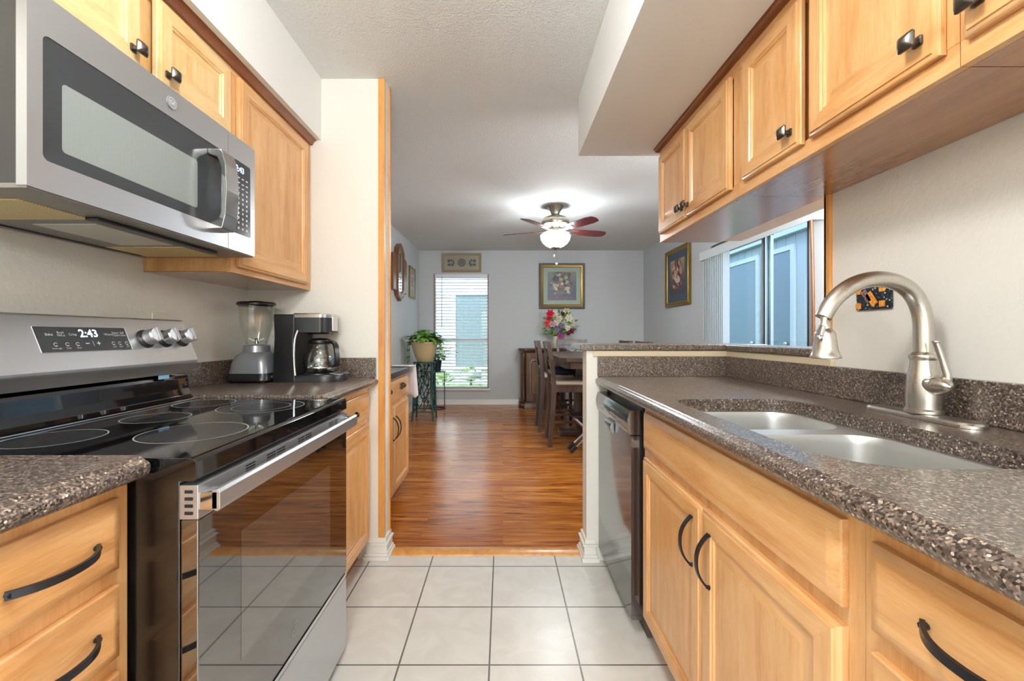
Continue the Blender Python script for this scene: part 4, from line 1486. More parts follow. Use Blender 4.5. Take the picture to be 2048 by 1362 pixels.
rings = [[(p[0], SY_1 - .10, .8895) for p in rings[0]], [(p[0], SY_1 + .024, .8895) for p in rings[0]]] + rings
mb.loft(rings, M['towel'], caps=False, closed=False)
o = mb.build('dish_towel', sharp=180)
md_ = o.modifiers.new('thick', 'SOLIDIFY'); md_.thickness = .004; md_.offset = 1
tag(o, 'pale patterned cloth hanging over the far end of the sideboard', 'cloth')

# ---------------- carved mirror and small picture on the left dining wall
M['mirror'] = plain('silvered_mirror', srgb(225, 230, 232), .02, 1.0)
mi = thing('wall_mirror', (DL + .03, 5.40, 1.55), 'carved wooden wall mirror with two lower side panels on the left dining wall', 'mirror')
def wall_outline(mb, pts, x0, x1, m, bev=.004):
    mb.prism(pts, 'x', x0, x1, m, bev)
cy_ = 5.40
mb = MB()
top = [(cy_ - .19, 2.10), (cy_ - .19, 1.66), (cy_ - .15, 1.60), (cy_ - .06, 1.575), (cy_, 1.545), (cy_ + .06, 1.575), (cy_ + .15, 1.60), (cy_ + .19, 1.66), (cy_ + .19, 2.10), (cy_ + .17, 2.19), (cy_ + .08, 2.25), (cy_, 2.275), (cy_ - .08, 2.25), (cy_ - .17, 2.19)]
inner = [(cy_ + (p[0] - cy_) * .62, 1.90 + (p[1] - 1.90) * .74) for p in top]
n = len(top)
rg_ = []
for (s, pts) in ((0, top), (.046, top), (.052, [(cy_ + (p[0] - cy_) * .94, 1.9 + (p[1] - 1.9) * .96) for p in top]), (.048, [(cy_ + (p[0] - cy_) * .70, 1.9 + (p[1] - 1.9) * .80) for p in top]), (.036, inner)):
    rg_.append([(DL + .002 + s, p[0], p[1]) for p in pts])
mb.loft(rg_, M['mirror_wood'], caps=False)
mb.ball((DL + .034, cy_, 1.566), (.012, .05, .03), M['mirror_wood']); mb.ball((DL + .034, cy_, 2.235), (.012, .06, .03), M['mirror_wood'])
mb.build('frame', mi)
mb = MB(); mb.face([(DL + .038, p[0], p[1]) for p in inner], M['mirror']); mb.build('mirror_glass', mi)
for s in (-1, 1):
    mb = MB()
    a, b = cy_ + s * .185, cy_ + s * .36
    y0_, y1_ = min(a, b), max(a, b)
    mb.prism([(y0_, 1.66), (y1_, 1.66), (y1_, 2.09), (y0_ + (y1_ - y0_) / 2, 2.12), (y0_, 2.09)], 'x', DL + .002, DL + .042, M['mirror_wood'], .006)
    sw = mb.build('side_panel', mi)

def picture(name, o, right, up, nrm, w, h, label, frame_steps, mats, art, mat_col, art_in, depth=.03, hang=None):
    """framed picture: o = centre on the wall"""
    R, U, N, O = Vector(right), Vector(up), Vector(nrm), Vector(o)
    t = thing(name, o, label, 'picture', 'framed pictures on the dining walls')
    mb = MB()
    rings = []
    def rect(i, d):
        return [O - R * (w / 2 - i) - U * (h / 2 - i) + N * d, O + R * (w / 2 - i) - U * (h / 2 - i) + N * d, O + R * (w / 2 - i) + U * (h / 2 - i) + N * d, O - R * (w / 2 - i) + U * (h / 2 - i) + N * d]
    for seg, m in zip(frame_steps, mats):
        mb.loft([rect(i, d) for i, d in seg], m, caps=False)
    mb.face(rect(.0, .001), mats[0])
    mb.build('frame', t)
    i = frame_steps[-1][-1][0]
    mb = MB(); mb.face(rect(i, frame_steps[-1][-1][1]), mat_col); mo = mb.build('mat_board', t)
    mb = MB(); mb.face(rect(art_in, frame_steps[-1][-1][1] + .001), art)
    mb.build('print', t)
    return t, mb, rect

def floral(name, bg, cols, seed, cx=.0, coord=('X', 'Z')):
    """painted bouquet: blobs of colour thinning out from the middle"""
    m, nt, b = new_mat(name)
    tc = nt.nodes.new('ShaderNodeTexCoord')
    mp = nt.nodes.new('ShaderNodeMapping')
    mp.inputs['Location'].default_value = (seed, seed * 1.7, seed * .3)
    nt.links.new(tc.outputs['Object'], mp.inputs['Vector'])
    v = nt.nodes.new('ShaderNodeTexVoronoi'); v.inputs['Scale'].default_value = 22
    nt.links.new(mp.outputs[0], v.inputs['Vector'])
    s = nt.nodes.new('ShaderNodeSeparateColor'); nt.links.new(v.outputs['Color'], s.inputs[0])
    r = ramp(nt, [(k / len(cols), c) for k, c in enumerate(cols)], 'CONSTANT')
    nt.links.new(s.outputs[0], r.inputs['Fac'])
    # radial mask round the object's centre
    ln = nt.nodes.new('ShaderNodeVectorMath'); ln.operation = 'LENGTH'
    mp2 = nt.nodes.new('ShaderNodeMapping')
    mp2.inputs['Scale'].default_value = (4.6, 4.6, 3.8)
    mp2.inputs['Location'].default_value = (0, 0, -.12)
    nt.links.new(tc.outputs['Object'], mp2.inputs['Vector'])
    nt.links.new(mp2.outputs[0], ln.inputs[0])
    nz = nt.nodes.new('ShaderNodeTexNoise'); nz.inputs['Scale'].default_value = 16
    nt.links.new(mp.outputs[0], nz.inputs['Vector'])
    ad = nt.nodes.new('ShaderNodeMath'); ad.operation = 'MULTIPLY_ADD'; ad.inputs[1].default_value = 1.2
    nt.links.new(nz.outputs['Fac'], ad.inputs[0]); nt.links.new(ln.outputs['Value'], ad.inputs[2])
    lt = nt.nodes.new('ShaderNodeMapRange')
    lt.inputs['From Min'].default_value = 1.25; lt.inputs['From Max'].default_value = 1.45
    lt.inputs['To Min'].default_value = 1; lt.inputs['To Max'].default_value = 0
    nt.links.new(ad.outputs[0], lt.inputs['Value'])
    sx = nt.nodes.new('ShaderNodeSeparateXYZ'); nt.links.new(tc.outputs['Object'], sx.inputs[0])
    gr = nt.nodes.new('ShaderNodeMapRange')
    gr.inputs['From Min'].default_value = -.25; gr.inputs['From Max'].default_value = .25
    nt.links.new(sx.outputs[2], gr.inputs['Value'])
    bgr = ramp(nt, bg)
    nt.links.new(gr.outputs[0], bgr.inputs['Fac'])
    mx = nt.nodes.new('ShaderNodeMix'); mx.data_type = 'RGBA'
    nt.links.new(lt.outputs[0], mx.inputs[0])
    nt.links.new(bgr.outputs[0], mx.inputs[6]); nt.links.new(r.outputs[0], mx.inputs[7])
    nt.links.new(mx.outputs[2], b.inputs['Base Color'])
    b.inputs['Roughness'].default_value = .35
    return m
M['gold'] = plain('gilt_frame', srgb(150, 118, 54), .35, .7)
M['dark_frame'] = plain('dark_frame_edge', srgb(40, 32, 28), .35)
M['mint'] = plain('mint_mat_board', srgb(172, 190, 178), .8)
M['grey_mat'] = plain('blue_grey_mat_board', srgb(78, 92, 104), .8)
M['beige_mat'] = plain('beige_mat_board', srgb(172, 164, 146), .8)
M['pale_oak'] = plain('pale_wood_frame', srgb(150, 134, 108), .45)
art1 = floral('bouquet_print_cool', [(0, srgb(120, 60, 60)), (.18, srgb(70, 78, 100)), (.5, srgb(88, 92, 108)), (1, srgb(142, 140, 124))],
              [srgb(54, 64, 62), srgb(200, 198, 186), srgb(84, 94, 84), srgb(150, 96, 92), srgb(60, 70, 92), srgb(178, 172, 140), srgb(96, 104, 80)], 3.1)
art2 = floral('bouquet_print_warm', [(0, srgb(70, 52, 60)), (.4, srgb(78, 62, 66)), (.75, srgb(150, 124, 92)), (1, srgb(176, 156, 116))],
              [srgb(120, 30, 40), srgb(206, 196, 180), srgb(70, 44, 44), srgb(150, 50, 56), srgb(190, 150, 120), srgb(96, 70, 60)], 9.4)
cxp, czp = (.579 + 1.306) / 2, (2.253 + 1.528) / 2
picture('floral_picture', (cxp, FARY - .001, czp), (1, 0, 0), (0, 0, 1), (0, -1, 0), .727, .725, 'square floral print in a dark and gilt frame on the far wall',
        [[(0, 0), (0, .030), (.006, .034), (.030, .030)], [(.030, .030), (.036, .036), (.060, .028), (.068, .020)]], [M['dark_frame'], M['gold']], art1, M['mint'], .135)
picture('floral_picture', (DR - .001, 5.44, 1.857), (0, -1, 0), (0, 0, 1), (-1, 0, 0), .745, .745, 'gilt framed floral print on a blue-grey mat on the right dining wall',
        [[(0, 0), (0, .030), (.010, .034), (.026, .024)], [(.026, .024), (.032, .030), (.052, .024), (.058, .016)]], [M['gold'], M['gold']], art2, M['grey_mat'], .15)
t3, _, rect3 = picture('motif_picture', (-.655, FARY - .001, 2.262), (1, 0, 0), (0, 0, 1), (0, -1, 0), .625, .300, 'wide pale wood picture with three small motifs above the far window',
        [[(0, 0), (0, .022), (.006, .026), (.030, .020), (.036, .014)]], [M['pale_oak']], M['beige_mat'], M['beige_mat'], .05)
M['motif'] = plain('slate_blue_print', srgb(88, 98, 104), .8)
M['motif_bg'] = plain('pale_print_ground', srgb(156, 156, 142), .8)
for k, dx in enumerate((-.17, 0, .17)):
    mb = MB()
    c = Vector((-.655 + dx, FARY - .0185, 2.262))
    R, U = (1, 0, 0), (0, 0, 1)
    if k == 1:
        for r_ in (.058, .040, .022):
            ring(mb, c, r_, .012, R, U, M['motif'], 24)
        patch(mb, c, .02, .02, R, U, M['motif'])
    else:
        patch(mb, c + Vector((0, .0006, 0)), .12, .12, R, U, M['motif_bg'])
        for (a, b, w, h) in ((-.035, .03, .035, .04), (.01, .035, .03, .03), (.042, 0, .02, .06), (-.03, -.03, .045, .035), (.02, -.035, .03, .04)):
            patch(mb, c + Vector((a * (1 if k == 0 else -1), 0, b)), w, h, R, U, M['motif'])
    mb.build('motif', t3)
art4 = floral('small_botanical_print', [(0, srgb(150, 150, 130)), (1, srgb(170, 168, 150))], [srgb(150, 120, 170), srgb(196, 180, 200), srgb(120, 130, 100)], 5.5)
picture('botanical_picture', (DL + .001, 6.235, 1.875), (0, 1, 0), (0, 0, 1), (1, 0, 0), .40, .45, 'small thin gilt framed print on the left dining wall beside the carved mirror',
        [[(0, 0), (0, .018), (.006, .020), (.028, .014)]], [M['gold']], art4, M['beige_mat'], .11)

# ---------------- plants
def leaf_mat(name, a, b_):
    m, nt, b = new_mat(name)
    tc = nt.nodes.new('ShaderNodeTexCoord')
    n = nt.nodes.new('ShaderNodeTexNoise'); n.inputs['Scale'].default_value = 14
    nt.links.new(tc.outputs['Object'], n.inputs['Vector'])
    r = ramp(nt, [(.35, a), (.65, b_)])
    nt.links.new(n.outputs['Fac'], r.inputs['Fac'])
    nt.links.new(r.outputs[0], b.inputs['Base Color'])
    b.inputs['Roughness'].default_value = .4
    b.inputs['Subsurface Weight'].default_value = 0
    return m
M['leaf'] = leaf_mat('pothos_leaf', srgb(82, 138, 48), srgb(146, 192, 92))
M['leaf_dark'] = leaf_mat('dark_leaf', srgb(46, 88, 42), srgb(98, 142, 74))
M['stem'] = plain('green_stem', srgb(70, 96, 48), .6)
def add_leaf(mb, p, d, up, L, Wd, m):
    d = Vector(d).normalized(); up = Vector(up)
    s = d.cross(up)
    s = s.normalized() if s.length > 1e-4 else d.orthogonal().normalized()
    nn = s.cross(d).normalized()
    p = Vector(p)
    prof = [(0, .0), (.06, .30), (.22, .50), (.45, .46), (.70, .28), (.9, .09), (1, 0)]
    L_, R_, C_ = [], [], []
    for t, w in prof:
        droop = -.18 * t * t * L
        c = p + d * t * L + nn * droop
        C_.append(c); L_.append(c + s * w * Wd + nn * .10 * w * Wd); R_.append(c - s * w * Wd + nn * .10 * w * Wd)
    t = bmesh.new()
    vc = [t.verts.new(c) for c in C_]
    vl = [vc[0]] + [t.verts.new(c) for c in L_[1:-1]] + [vc[-1]]
    vr = [vc[0]] + [t.verts.new(c) for c in R_[1:-1]] + [vc[-1]]
    for side in (vl, vr):
        for k in range(len(vc) - 1):
            q = []
            for v in (vc[k], vc[k + 1], side[k + 1], side[k]):
                if v not in q: q.append(v)
            if len(q) >= 3:
                try: t.faces.new(q)
                except ValueError: pass
    mb.take(t, m)

PXc, PYc = -1.030, 5.60
M['verdigris'] = plain('verdigris_metal', srgb(48, 84, 76), .5, .6, bump=.2, bscale=60)
ps = thing('plant_stand', (PXc, PYc, 0), 'tall green wrought metal plant stand of twisted vine wires', 'plant stand')
legs = []
for sx in (-1, 1):
    for sy in (-1, 1):
        mb = MB()
        mb.tube(smooth([(PXc + sx * .135, PYc + sy * .135, .0), (PXc + sx * .128, PYc + sy * .128, .10), (PXc + sx * .118, PYc + sy * .118, .40), (PXc + sx * .112, PYc + sy * .112, .745)], 2), .012, M['verdigris'], 8)
        mb.build('leg', ps)
mb = MB()
mb.lathe([(.150, .742), (.152, .748), (.150, .756), (.001, .756)], (PXc, PYc, 0), M['verdigris'], n=28)
mb.build('top_plate', ps)
mb = MB()
for z, h in ((.12, .132), (.62, .117)):
    q = [(PXc - h, PYc - h, z), (PXc + h, PYc - h, z), (PXc + h, PYc + h, z), (PXc - h, PYc + h, z), (PXc - h, PYc - h, z)]
    mb.tube(q, .006, M['verdigris'], 6)
mb.build('ring_rail', ps)
rnd = random.Random(11)
mb = MB()
for side in range(4):
    for k in range(4):
        x = rnd.uniform(-.09, .09)
        pts = []
        for j in range(9):
            z = .12 + j * .075
            u = x + .045 * math.sin(j * 1.3 + k * 2 + side) * (1 - j * .04)
            u = max(-.115, min(.115, u))
            v = .122 - .012 * j / 8
            pts.append({0: (PXc + u, PYc - v, z), 1: (PXc + v, PYc + u, z), 2: (PXc + u, PYc + v, z), 3: (PXc - v, PYc + u, z)}[side])
        mb.tube(smooth(pts, 1), .0062, M['verdigris'], 6)
        for j in range(1, 9):
            p = Vector(pts[j])
            add_leaf(mb, p, (rnd.uniform(-1, 1), rnd.uniform(-1, 1), rnd.uniform(-.6, .9)), (0, 0, 1), .05, .035, M['verdigris'])
mb.build('vine_scrollwork', ps)
M['pot_tan'] = plain('tan_glazed_pot', srgb(186, 168, 126), .35)
pt = thing('potted_pothos', (PXc, PYc, .757), 'trailing pothos in a wide tan bowl pot on the green plant stand', 'plant')
mb = MB()
zb = .7575
mb.lathe([(.085, .0006), (.094, .004), (.122, .06), (.152, .15), (.174, .24), (.182, .252), (.180, .262), (.170, .262), (.165, .25), (.150, .20), (.001, .20)], (PXc, PYc, zb), M['pot_tan'], n=40)
mb.build('pot', pt)
mb = MB(); mb.lathe([(.158, .215), (.12, .225), (.001, .23)], (PXc, PYc, zb), plain('potting_soil', srgb(48, 36, 28), .95), n=24); mb.build('soil', pt)
mbl, mbs = MB(), MB()
rnd = random.Random(21)
for k in range(70):
    a = rnd.uniform(0, 2 * PI)
    r0 = rnd.uniform(.01, .12)
    rr = rnd.uniform(.08, .25) if math.sin(a) > -.5 else rnd.uniform(.03, .14)
    zt = zb + .24 + rnd.uniform(.05, .19) * (1.15 - rr / .34)
    p0 = Vector((PXc + r0 * math.cos(a), PYc + r0 * math.sin(a), zb + .23))
    p2 = Vector((PXc + rr * math.cos(a), PYc + rr * math.sin(a), zt))
    p2.x = max(p2.x, DL + .14)
    p1 = p0.lerp(p2, .5) + Vector((0, 0, .05))
    pp_ = smooth([p0, p1, p2], 2)
    mbs.tube(pp_, .0025, M['stem'], 5)
    add_leaf(mbl, p2, (math.cos(a), math.sin(a), rnd.uniform(-.5, .2)), (0, 0, 1), rnd.uniform(.10, .14), rnd.uniform(.085, .115), M['leaf'])
    add_leaf(mbl, p1, (math.cos(a + 1.2), math.sin(a + 1.2), .2), (0, 0, 1), rnd.uniform(.08, .11), rnd.uniform(.07, .09), M['leaf'])
for a, ln_ in ((PI + .35, .24), (PI - .2, .20), (-.35, .10), (.4, .14)):
    pts = [Vector((PXc + math.cos(a) * r, PYc + math.sin(a) * r, zb + z)) for r, z in ((.10, .24), (.19, .29), (.215, .20), (.215, .20 - ln_))]
    pp_ = smooth(pts, 2)
    mbs.tube(pp_, .0028, M['stem'], 5)
    for q in pp_[4::2]:
        b_ = a + rnd.uniform(-.5, .5)
        q = Vector(q)
        add_leaf(mbl, q, (math.cos(b_), math.sin(b_), -.7), (0, 0, 1), .055 if q.x < DL + .15 else rnd.uniform(.07, .10), rnd.uniform(.05, .07), M['leaf'])
mbl.build('foliage', pt); mbs.build('stems', pt)

QX, QY = -.985, 6.42
st = thing('plant_stand', (QX, QY, 0), 'low thin black wire plant stand with round base beneath the window', 'plant stand')
for sx in (-1, 1):
    mb = MB(); mb.tube([(QX + sx * .105, QY, .012), (QX + sx * .105, QY, .558)], .006, M['black_plastic'], 8); mb.build('upright', st)
mb = MB(); mb.lathe([(.105, 0), (.118, 0), (.118, .014), (.105, .014), (.105, 0)], (QX, QY, 0), M['black_plastic'], n=28, caps=False); mb.build('base_ring', st)
mb = MB(); mb.lathe([(.001, .556), (.112, .556), (.114, .561), (.112, .567), (.001, .567)], (QX, QY, 0), M['black_plastic'], n=28); mb.build('top_plate', st)
pt2 = thing('potted_plant', (QX, QY, .568), 'leafy houseplant in a small dark green pot on the black stand', 'plant')
M['pot_dark'] = plain('dark_green_pot', srgb(28, 44, 46), .3)
mb = MB(); mb.lathe([(.045, .568), (.048, .57), (.062, .70), (.066, .715), (.068, .73), (.060, .73), (.056, .71), (.001, .705)], (QX, QY, 0), M['pot_dark'], n=28); mb.build('pot', pt2)
mbl, mbs = MB(), MB()
for k in range(42):
    a = rnd.uniform(0, 2 * PI)
    rr = rnd.uniform(.05, .23)
    p0 = Vector((QX + .02 * math.cos(a), QY + .02 * math.sin(a), .705))
    p2 = Vector((QX + .03 + rr * math.cos(a), QY + rr * math.sin(a) * .7, .76 + rnd.uniform(.0, .19)))
    p1 = p0.lerp(p2, .4) + Vector((0, 0, .06))
    mbs.tube(smooth([p0, p1, p2], 2), .0022, M['stem'], 5)
    add_leaf(mbl, p2, (math.cos(a), math.sin(a), rnd.uniform(-.4, .4)), (0, 0, 1), rnd.uniform(.08, .12), rnd.uniform(.06, .085), M['leaf_dark'])
mbl.build('foliage', pt2); mbs.build('stems', pt2)

# ---------------- antique cabinet with vase of flowers
AX0, AX1, AY = .247, .985, 6.36
ac = thing('antique_cabinet', ((AX0 + AX1) / 2, 6.6, 0), 'dark carved antique cabinet with inset panels against the far wall', 'cabinet')
def bow(x0, x1, yb, yf, e=0.0, ch=.10):
    return [(x0 - e, yb), (x0 - e, yf + ch - e), (x0 + ch * .8 - e, yf - e), (x1 - ch * .8 + e, yf - e), (x1 + e, yf + ch - e), (x1 + e, yb)]
def bowloft(mb, zs, m):
    mb.loft([[(p[0], p[1], z) for p in bow(AX0 + .03, AX1 - .03, FARY - .016, AY + .03, e)] for z, e in zs], m)
mb = MB(); bowloft(mb, [(.10, .0), (.85, .0)], M['antique']); mb.build('body', ac)
mb = MB(); bowloft(mb, [(0, .028), (.05, .030), (.075, .018), (.10, .022), (.115, .004)], M['antique']); mb.build('base', ac)
mb = MB(); bowloft(mb, [(.84, .004), (.855, .016), (.868, .020), (.878, .030), (.900, .032), (.905, .026)], M['antique']); mb.build('top', ac)
for (a, b) in (((AX0 + AX1) / 2 - .21, (AX0 + AX1) / 2 - .01), ((AX0 + AX1) / 2 + .01, (AX0 + AX1) / 2 + .21)):
    mb = MB()
    yf = AY + .03
    c = [(a + .03, .18), (b - .03, .18), (b, .22), (b, .70), (b - .03, .75), (a + .03, .75), (a, .70), (a, .22)]
    mb.loft([[(p[0], yf - .001, p[1]) for p in c], [(p[0], yf - .016, p[1]) for p in c], [((p[0] - (a + b) / 2) * .82 + (a + b) / 2, yf - .018, (p[1] - .465) * .9 + .465) for p in c], [((p[0] - (a + b) / 2) * .74 + (a + b) / 2, yf - .006, (p[1] - .465) * .86 + .465) for p in c]], M['antique'])
    d_ = mb.build('door', ac)
    mb = MB(); mb.face([((p[0] - (a + b) / 2) * .74 + (a + b) / 2, yf - .0075, (p[1] - .465) * .86 + .465) for p in c], M['burl']); mb.build('inset_panel', d_)
    mb = MB(); mb.ball(((b if a < (AX0 + AX1) / 2 - .1 else a), yf - .025, .48), .012, M['gold']); mb.build('knob', d_)
for s, x in ((1, AX0 + .07), (-1, AX1 - .07)):
    mb = MB()
    mb.lathe([(.020, .12), (.026, .14), (.018, .17), (.022, .45), (.018, .76), (.026, .79), (.020, .82)], (x - s * .002, AY + .058, 0), M['antique'], n=16)
    mb.build('pilaster', ac)

VX_, VY_ = .815, 6.52
vs = thing('vase', (VX_, VY_, .906), 'small pale patterned vase on the dark antique cabinet', 'vase')
def vase_mat():
    m, nt, b = new_mat('painted_porcelain')
    tc = nt.nodes.new('ShaderNodeTexCoord')
    v = nt.nodes.new('ShaderNodeTexVoronoi'); v.inputs['Scale'].default_value = 38
    nt.links.new(tc.outputs['Object'], v.inputs['Vector'])
    s = nt.nodes.new('ShaderNodeSeparateColor'); nt.links.new(v.outputs['Color'], s.inputs[0])
    r = ramp(nt, [(0, srgb(206, 196, 172)), (.62, srgb(150, 150, 112)), (.78, srgb(196, 130, 110)), (.88, srgb(214, 206, 188))], 'CONSTANT')
    nt.links.new(s.outputs[0], r.inputs['Fac']); nt.links.new(r.outputs[0], b.inputs['Base Color'])
    b.inputs['Roughness'].default_value = .25
    return m
mb = MB(); mb.lathe([(.040, 0), (.044, .004), (.052, .05), (.056, .10), (.046, .16), (.050, .185), (.046, .186), (.040, .165), (.001, .05)], (VX_, VY_, .906), vase_mat(), n=28); mb.build('vessel', vs)
bq = thing('flower_bouquet', (VX_, VY_, 1.06), 'bouquet of red, white, pink and purple flowers in the vase', 'flowers')
FC = {'red': srgb(206, 22, 50), 'coral': srgb(216, 66, 44), 'white': srgb(226, 222, 200), 'cream': srgb(214, 206, 166), 'pink': srgb(206, 150, 170), 'lilac': srgb(150, 120, 170), 'magenta': srgb(170, 60, 140), 'burgundy': srgb(104, 18, 36)}
FM = {k: plain('petal_' + k, c, .6) for k, c in FC.items()}
FL = [('red', -.155, .20, .075), ('coral', -.20, .05, .055), ('red', -.17, .12, .055), ('white', -.07, .20, .06), ('cream', -.02, .12, .06), ('pink', -.12, .04, .06), ('white', -.06, .06, .055), ('cream', .11, .24, .06),
      ('white', .13, .13, .07), ('white', .08, .04, .065), ('cream', .20, .06, .06), ('white', .12, -.02, .055), ('lilac', -.05, -.04, .06), ('lilac', .03, .02, .05), ('magenta', .01, -.13, .06), ('pink', .06, -.16, .045),
      ('burgundy', .17, -.06, .055), ('burgundy', .12, -.10, .045), ('burgundy', .06, .20, .04), ('pink', -.18, -.03, .04)]
mbl, mbs = MB(), MB()
rnd = random.Random(31)
OZ = 1.235
for c, dx, dz, r in FL:
    dy = rnd.uniform(-.12, .04)
    p = Vector((VX_ + .055 + dx, VY_ + dy, OZ + dz))
    mb = MB()
    for ly in range(3):
        nP = 6 - ly
        for k in range(nP):
            a = 2 * PI * k / nP + ly * .5
            tilt = .35 + ly * .35
            d = Vector((math.cos(a) * math.cos(tilt), -math.sin(tilt), math.sin(a) * math.cos(tilt)))
            add_leaf(mb, p + Vector((0, .01, 0)), d, (0, -1, 0), r * (1.0 - .22 * ly), r * .8 * (1 - .15 * ly), FM[c])
    mb.ball(p + Vector((0, -.012, 0)), r * .28, FM[c], 8)
    mb.build('bloom', bq)
    mbs.tube(smooth([Vector((VX_, VY_, 1.00)), Vector((VX_ + dx * .12, VY_ + dy * .12, 1.13)), p], 2), .003, M['stem'], 5)
for k in range(60):
    a = rnd.uniform(0, 2 * PI)
    rr = rnd.uniform(.05, .25)
    p = Vector((VX_ + .05 + rr * math.cos(a) * .95, VY_ + rnd.uniform(-.08, .10), OZ + .02 + rr * math.sin(a) * .85))
    p.z = max(p.z, 1.15)
    add_leaf(mbl, p, (math.cos(a), rnd.uniform(-.6, .2), max(-.1, math.sin(a))), (0, -1, 0), rnd.uniform(.06, .09), rnd.uniform(.03, .05), M['leaf_dark'] if k % 2 else M['leaf'])
mbl.build('foliage', bq); mbs.build('stems', bq)

# ---------------- dining table and chairs
tb = thing('dining_table', (.95, 4.70, 0), 'counter-height dark wood dining table with clipped corners beyond the half wall', 'table')
TX0, TX1, TY0, TY1 = .535, 1.365, 3.90, 5.50
def clip(x0, x1, y0, y1, c):
    return [(x0 + c, y0), (x1 - c, y0), (x1, y0 + c), (x1, y1 - c), (x1 - c, y1), (x0 + c, y1), (x0, y1 - c), (x0, y0 + c)]
mb = MB(); mb.prism(clip(TX0, TX1, TY0, TY1, .05), 'z', .862, .900, M['espresso'], .004); mb.build('tabletop', tb)
mb = MB(); mb.prism(clip(TX0 + .05, TX1 - .05, TY0 + .05, TY1 - .05, .05), 'z', .795, .861, M['espresso'], .003); mb.build('apron', tb)
mb = MB(); mb.box(.80, 1.10, 4.665, 4.815, .06, .795, M['espresso'], .01); mb.build('pedestal', tb)
mb = MB(); mb.box(.62, 1.28, 4.655, 4.825, 0, .06, M['espresso'], .012); mb.build('base', tb)

M['seat_beige'] = plain('beige_seat_fabric', srgb(180, 162, 142), .85, bump=.2, bscale=400)
def make_chair(label):
    t = thing('dining_chair', (0, 0, 0), label, 'chair', 'chairs around the dining table')
    hw = .20
    for s in (-1, 1):
        mb = MB()
        p = smooth([(-.235, s * hw, 0), (-.215, s * hw, .25), (-.195, s * hw, .55), (-.205, s * hw, .75), (-.250, s * hw, 1.045)], 2)
        mb.strap([Vector(q) for q in p], .034, .042, (0, 1, 0), M['espresso'])
        mb.build('rear_leg', t)
        mb = MB(); mb.box(.165, .203, s * hw - .019, s * hw + .019, 0, .60, M['espresso'], .003); mb.build('front_leg', t)
        mb = MB(); mb.box(-.195, .17, s * hw - .011, s * hw + .011, .545, .605, M['espresso'], .002)
        mb.build('side_rail', t)
        mb = MB(); mb.box(-.215, .17, s * hw - .009, s * hw + .009, .235, .262, M['espresso'], .002); mb.build('stretcher', t)
    mb = MB(); mb.box(.172, .190, -hw + .02, hw - .02, .235, .262, M['espresso'], .002); mb.build('stretcher', t)
    mb = MB(); mb.box(-.20, .215, -.215, .215, .600, .622, M['espresso'], .004); mb.build('seat_board', t)
    mb = MB()
    mb.loft([[(p[0], p[1], z) for p in rrect(-.185 + i, .212 - i, -.21 + i, .21 - i, .03, 4)] for z, i in ((.622, .002), (.634, 0), (.644, .004), (.652, .016), (.655, .05))], M['seat_beige'])
    mb.build('seat_cushion', t)
    xr = lambda z: -.205 - .045 * (z - .75) / .295 if z > .75 else -.195 - .010 * (z - .55) / .2
    mb = MB(); mb.obox((xr(1.005), 0, 1.005), (.024, 2 * hw - .02, .075), Matrix.Rotation(-.15, 3, 'Y'), M['espresso'], .004); mb.build('top_rail', t)
    mb = MB(); mb.obox((xr(.73), 0, .73), (.020, 2 * hw - .02, .040), Matrix.Rotation(-.1, 3, 'Y'), M['espresso'], .003); mb.build('lower_rail', t)
    for s in (-1, 1):
        mb = MB()
        mb.strap([Vector((xr(.745) + .003 * s, -s * (hw - .02), .745)), Vector((xr(.86) + .003 * s, 0, .86)), Vector((xr(.98) + .003 * s, s * (hw - .02), .98))], .034, .012, (1, 0, 0), M['espresso'])
        # a slat lies in the plane of the back
        mb.build('cross_slat', t)
    return t
ch0 = make_chair('dark wood dining chair nearest the half wall, on the left of the table')
chairs = [(ch0, .705, 4.415, 0)]
for lab, x, y, rz in (('dark wood dining chair second from the half wall, with a navy cushion', .655, 5.06, 0),
                      ('dark wood dining chair at the far end of the table', .98, 5.80, -PI / 2),
                      ('dark wood dining chair on the right of the table, near the sliding door', 1.215, 4.415, PI),
                      ('dark wood dining chair on the right of the table, farther from the bar', 1.215, 5.06, PI)):
    c = copy_tree(ch0)
    c['label'] = lab
    chairs.append((c, x, y, rz))
for c, x, y, rz in chairs:
    c.location = (x, y, 0)
    c.rotation_euler = (0, 0, rz)
M['navy'] = plain('navy_fabric', srgb(44, 58, 80), .85, bump=.2, bscale=300)
mb = MB()
mb.lathe([(.14, .656), (.185, .668), (.195, .69), (.17, .715), (.10, .728), (.001, .732)], (.70, 5.06, 0), M['navy'], n=32)
cu = mb.build('cushion'); tag(cu, 'round navy cushion lying on a dining chair', 'cushion')
# folding stand whose silver leg shows past the half wall
fs = thing('folding_stand', (.85, 4.0, 0), 'folding stand with slanted silver tube legs under the near table end', 'stand')
for k, y in enumerate((4.02, 4.16)):
    mb = MB(); mb.tube([(.655, y, .012), (.99, y + .01, .335)], .012, M['chrome'], 10); lg = mb.build('leg', fs)
    mb = MB(); mb.tube([(.645, y, .004), (.70, y, .056)], .017, M['black_plastic'], 10); mb.build('rubber_foot', lg)
    mb = MB(); mb.tube([(1.0, y - .03, .012), (.67, y - .03, .335)], .012, M['chrome'], 10); lg = mb.build('leg', fs)
    mb = MB(); mb.tube([(1.01, y - .03, .004), (.955, y - .03, .056)], .017, M['black_plastic'], 10); mb.build('rubber_foot', lg)
mb = MB(); mb.box(.645, 1.01, 3.97, 4.19, .338, .352, M['black_plastic'], .004); mb.build('top', fs)

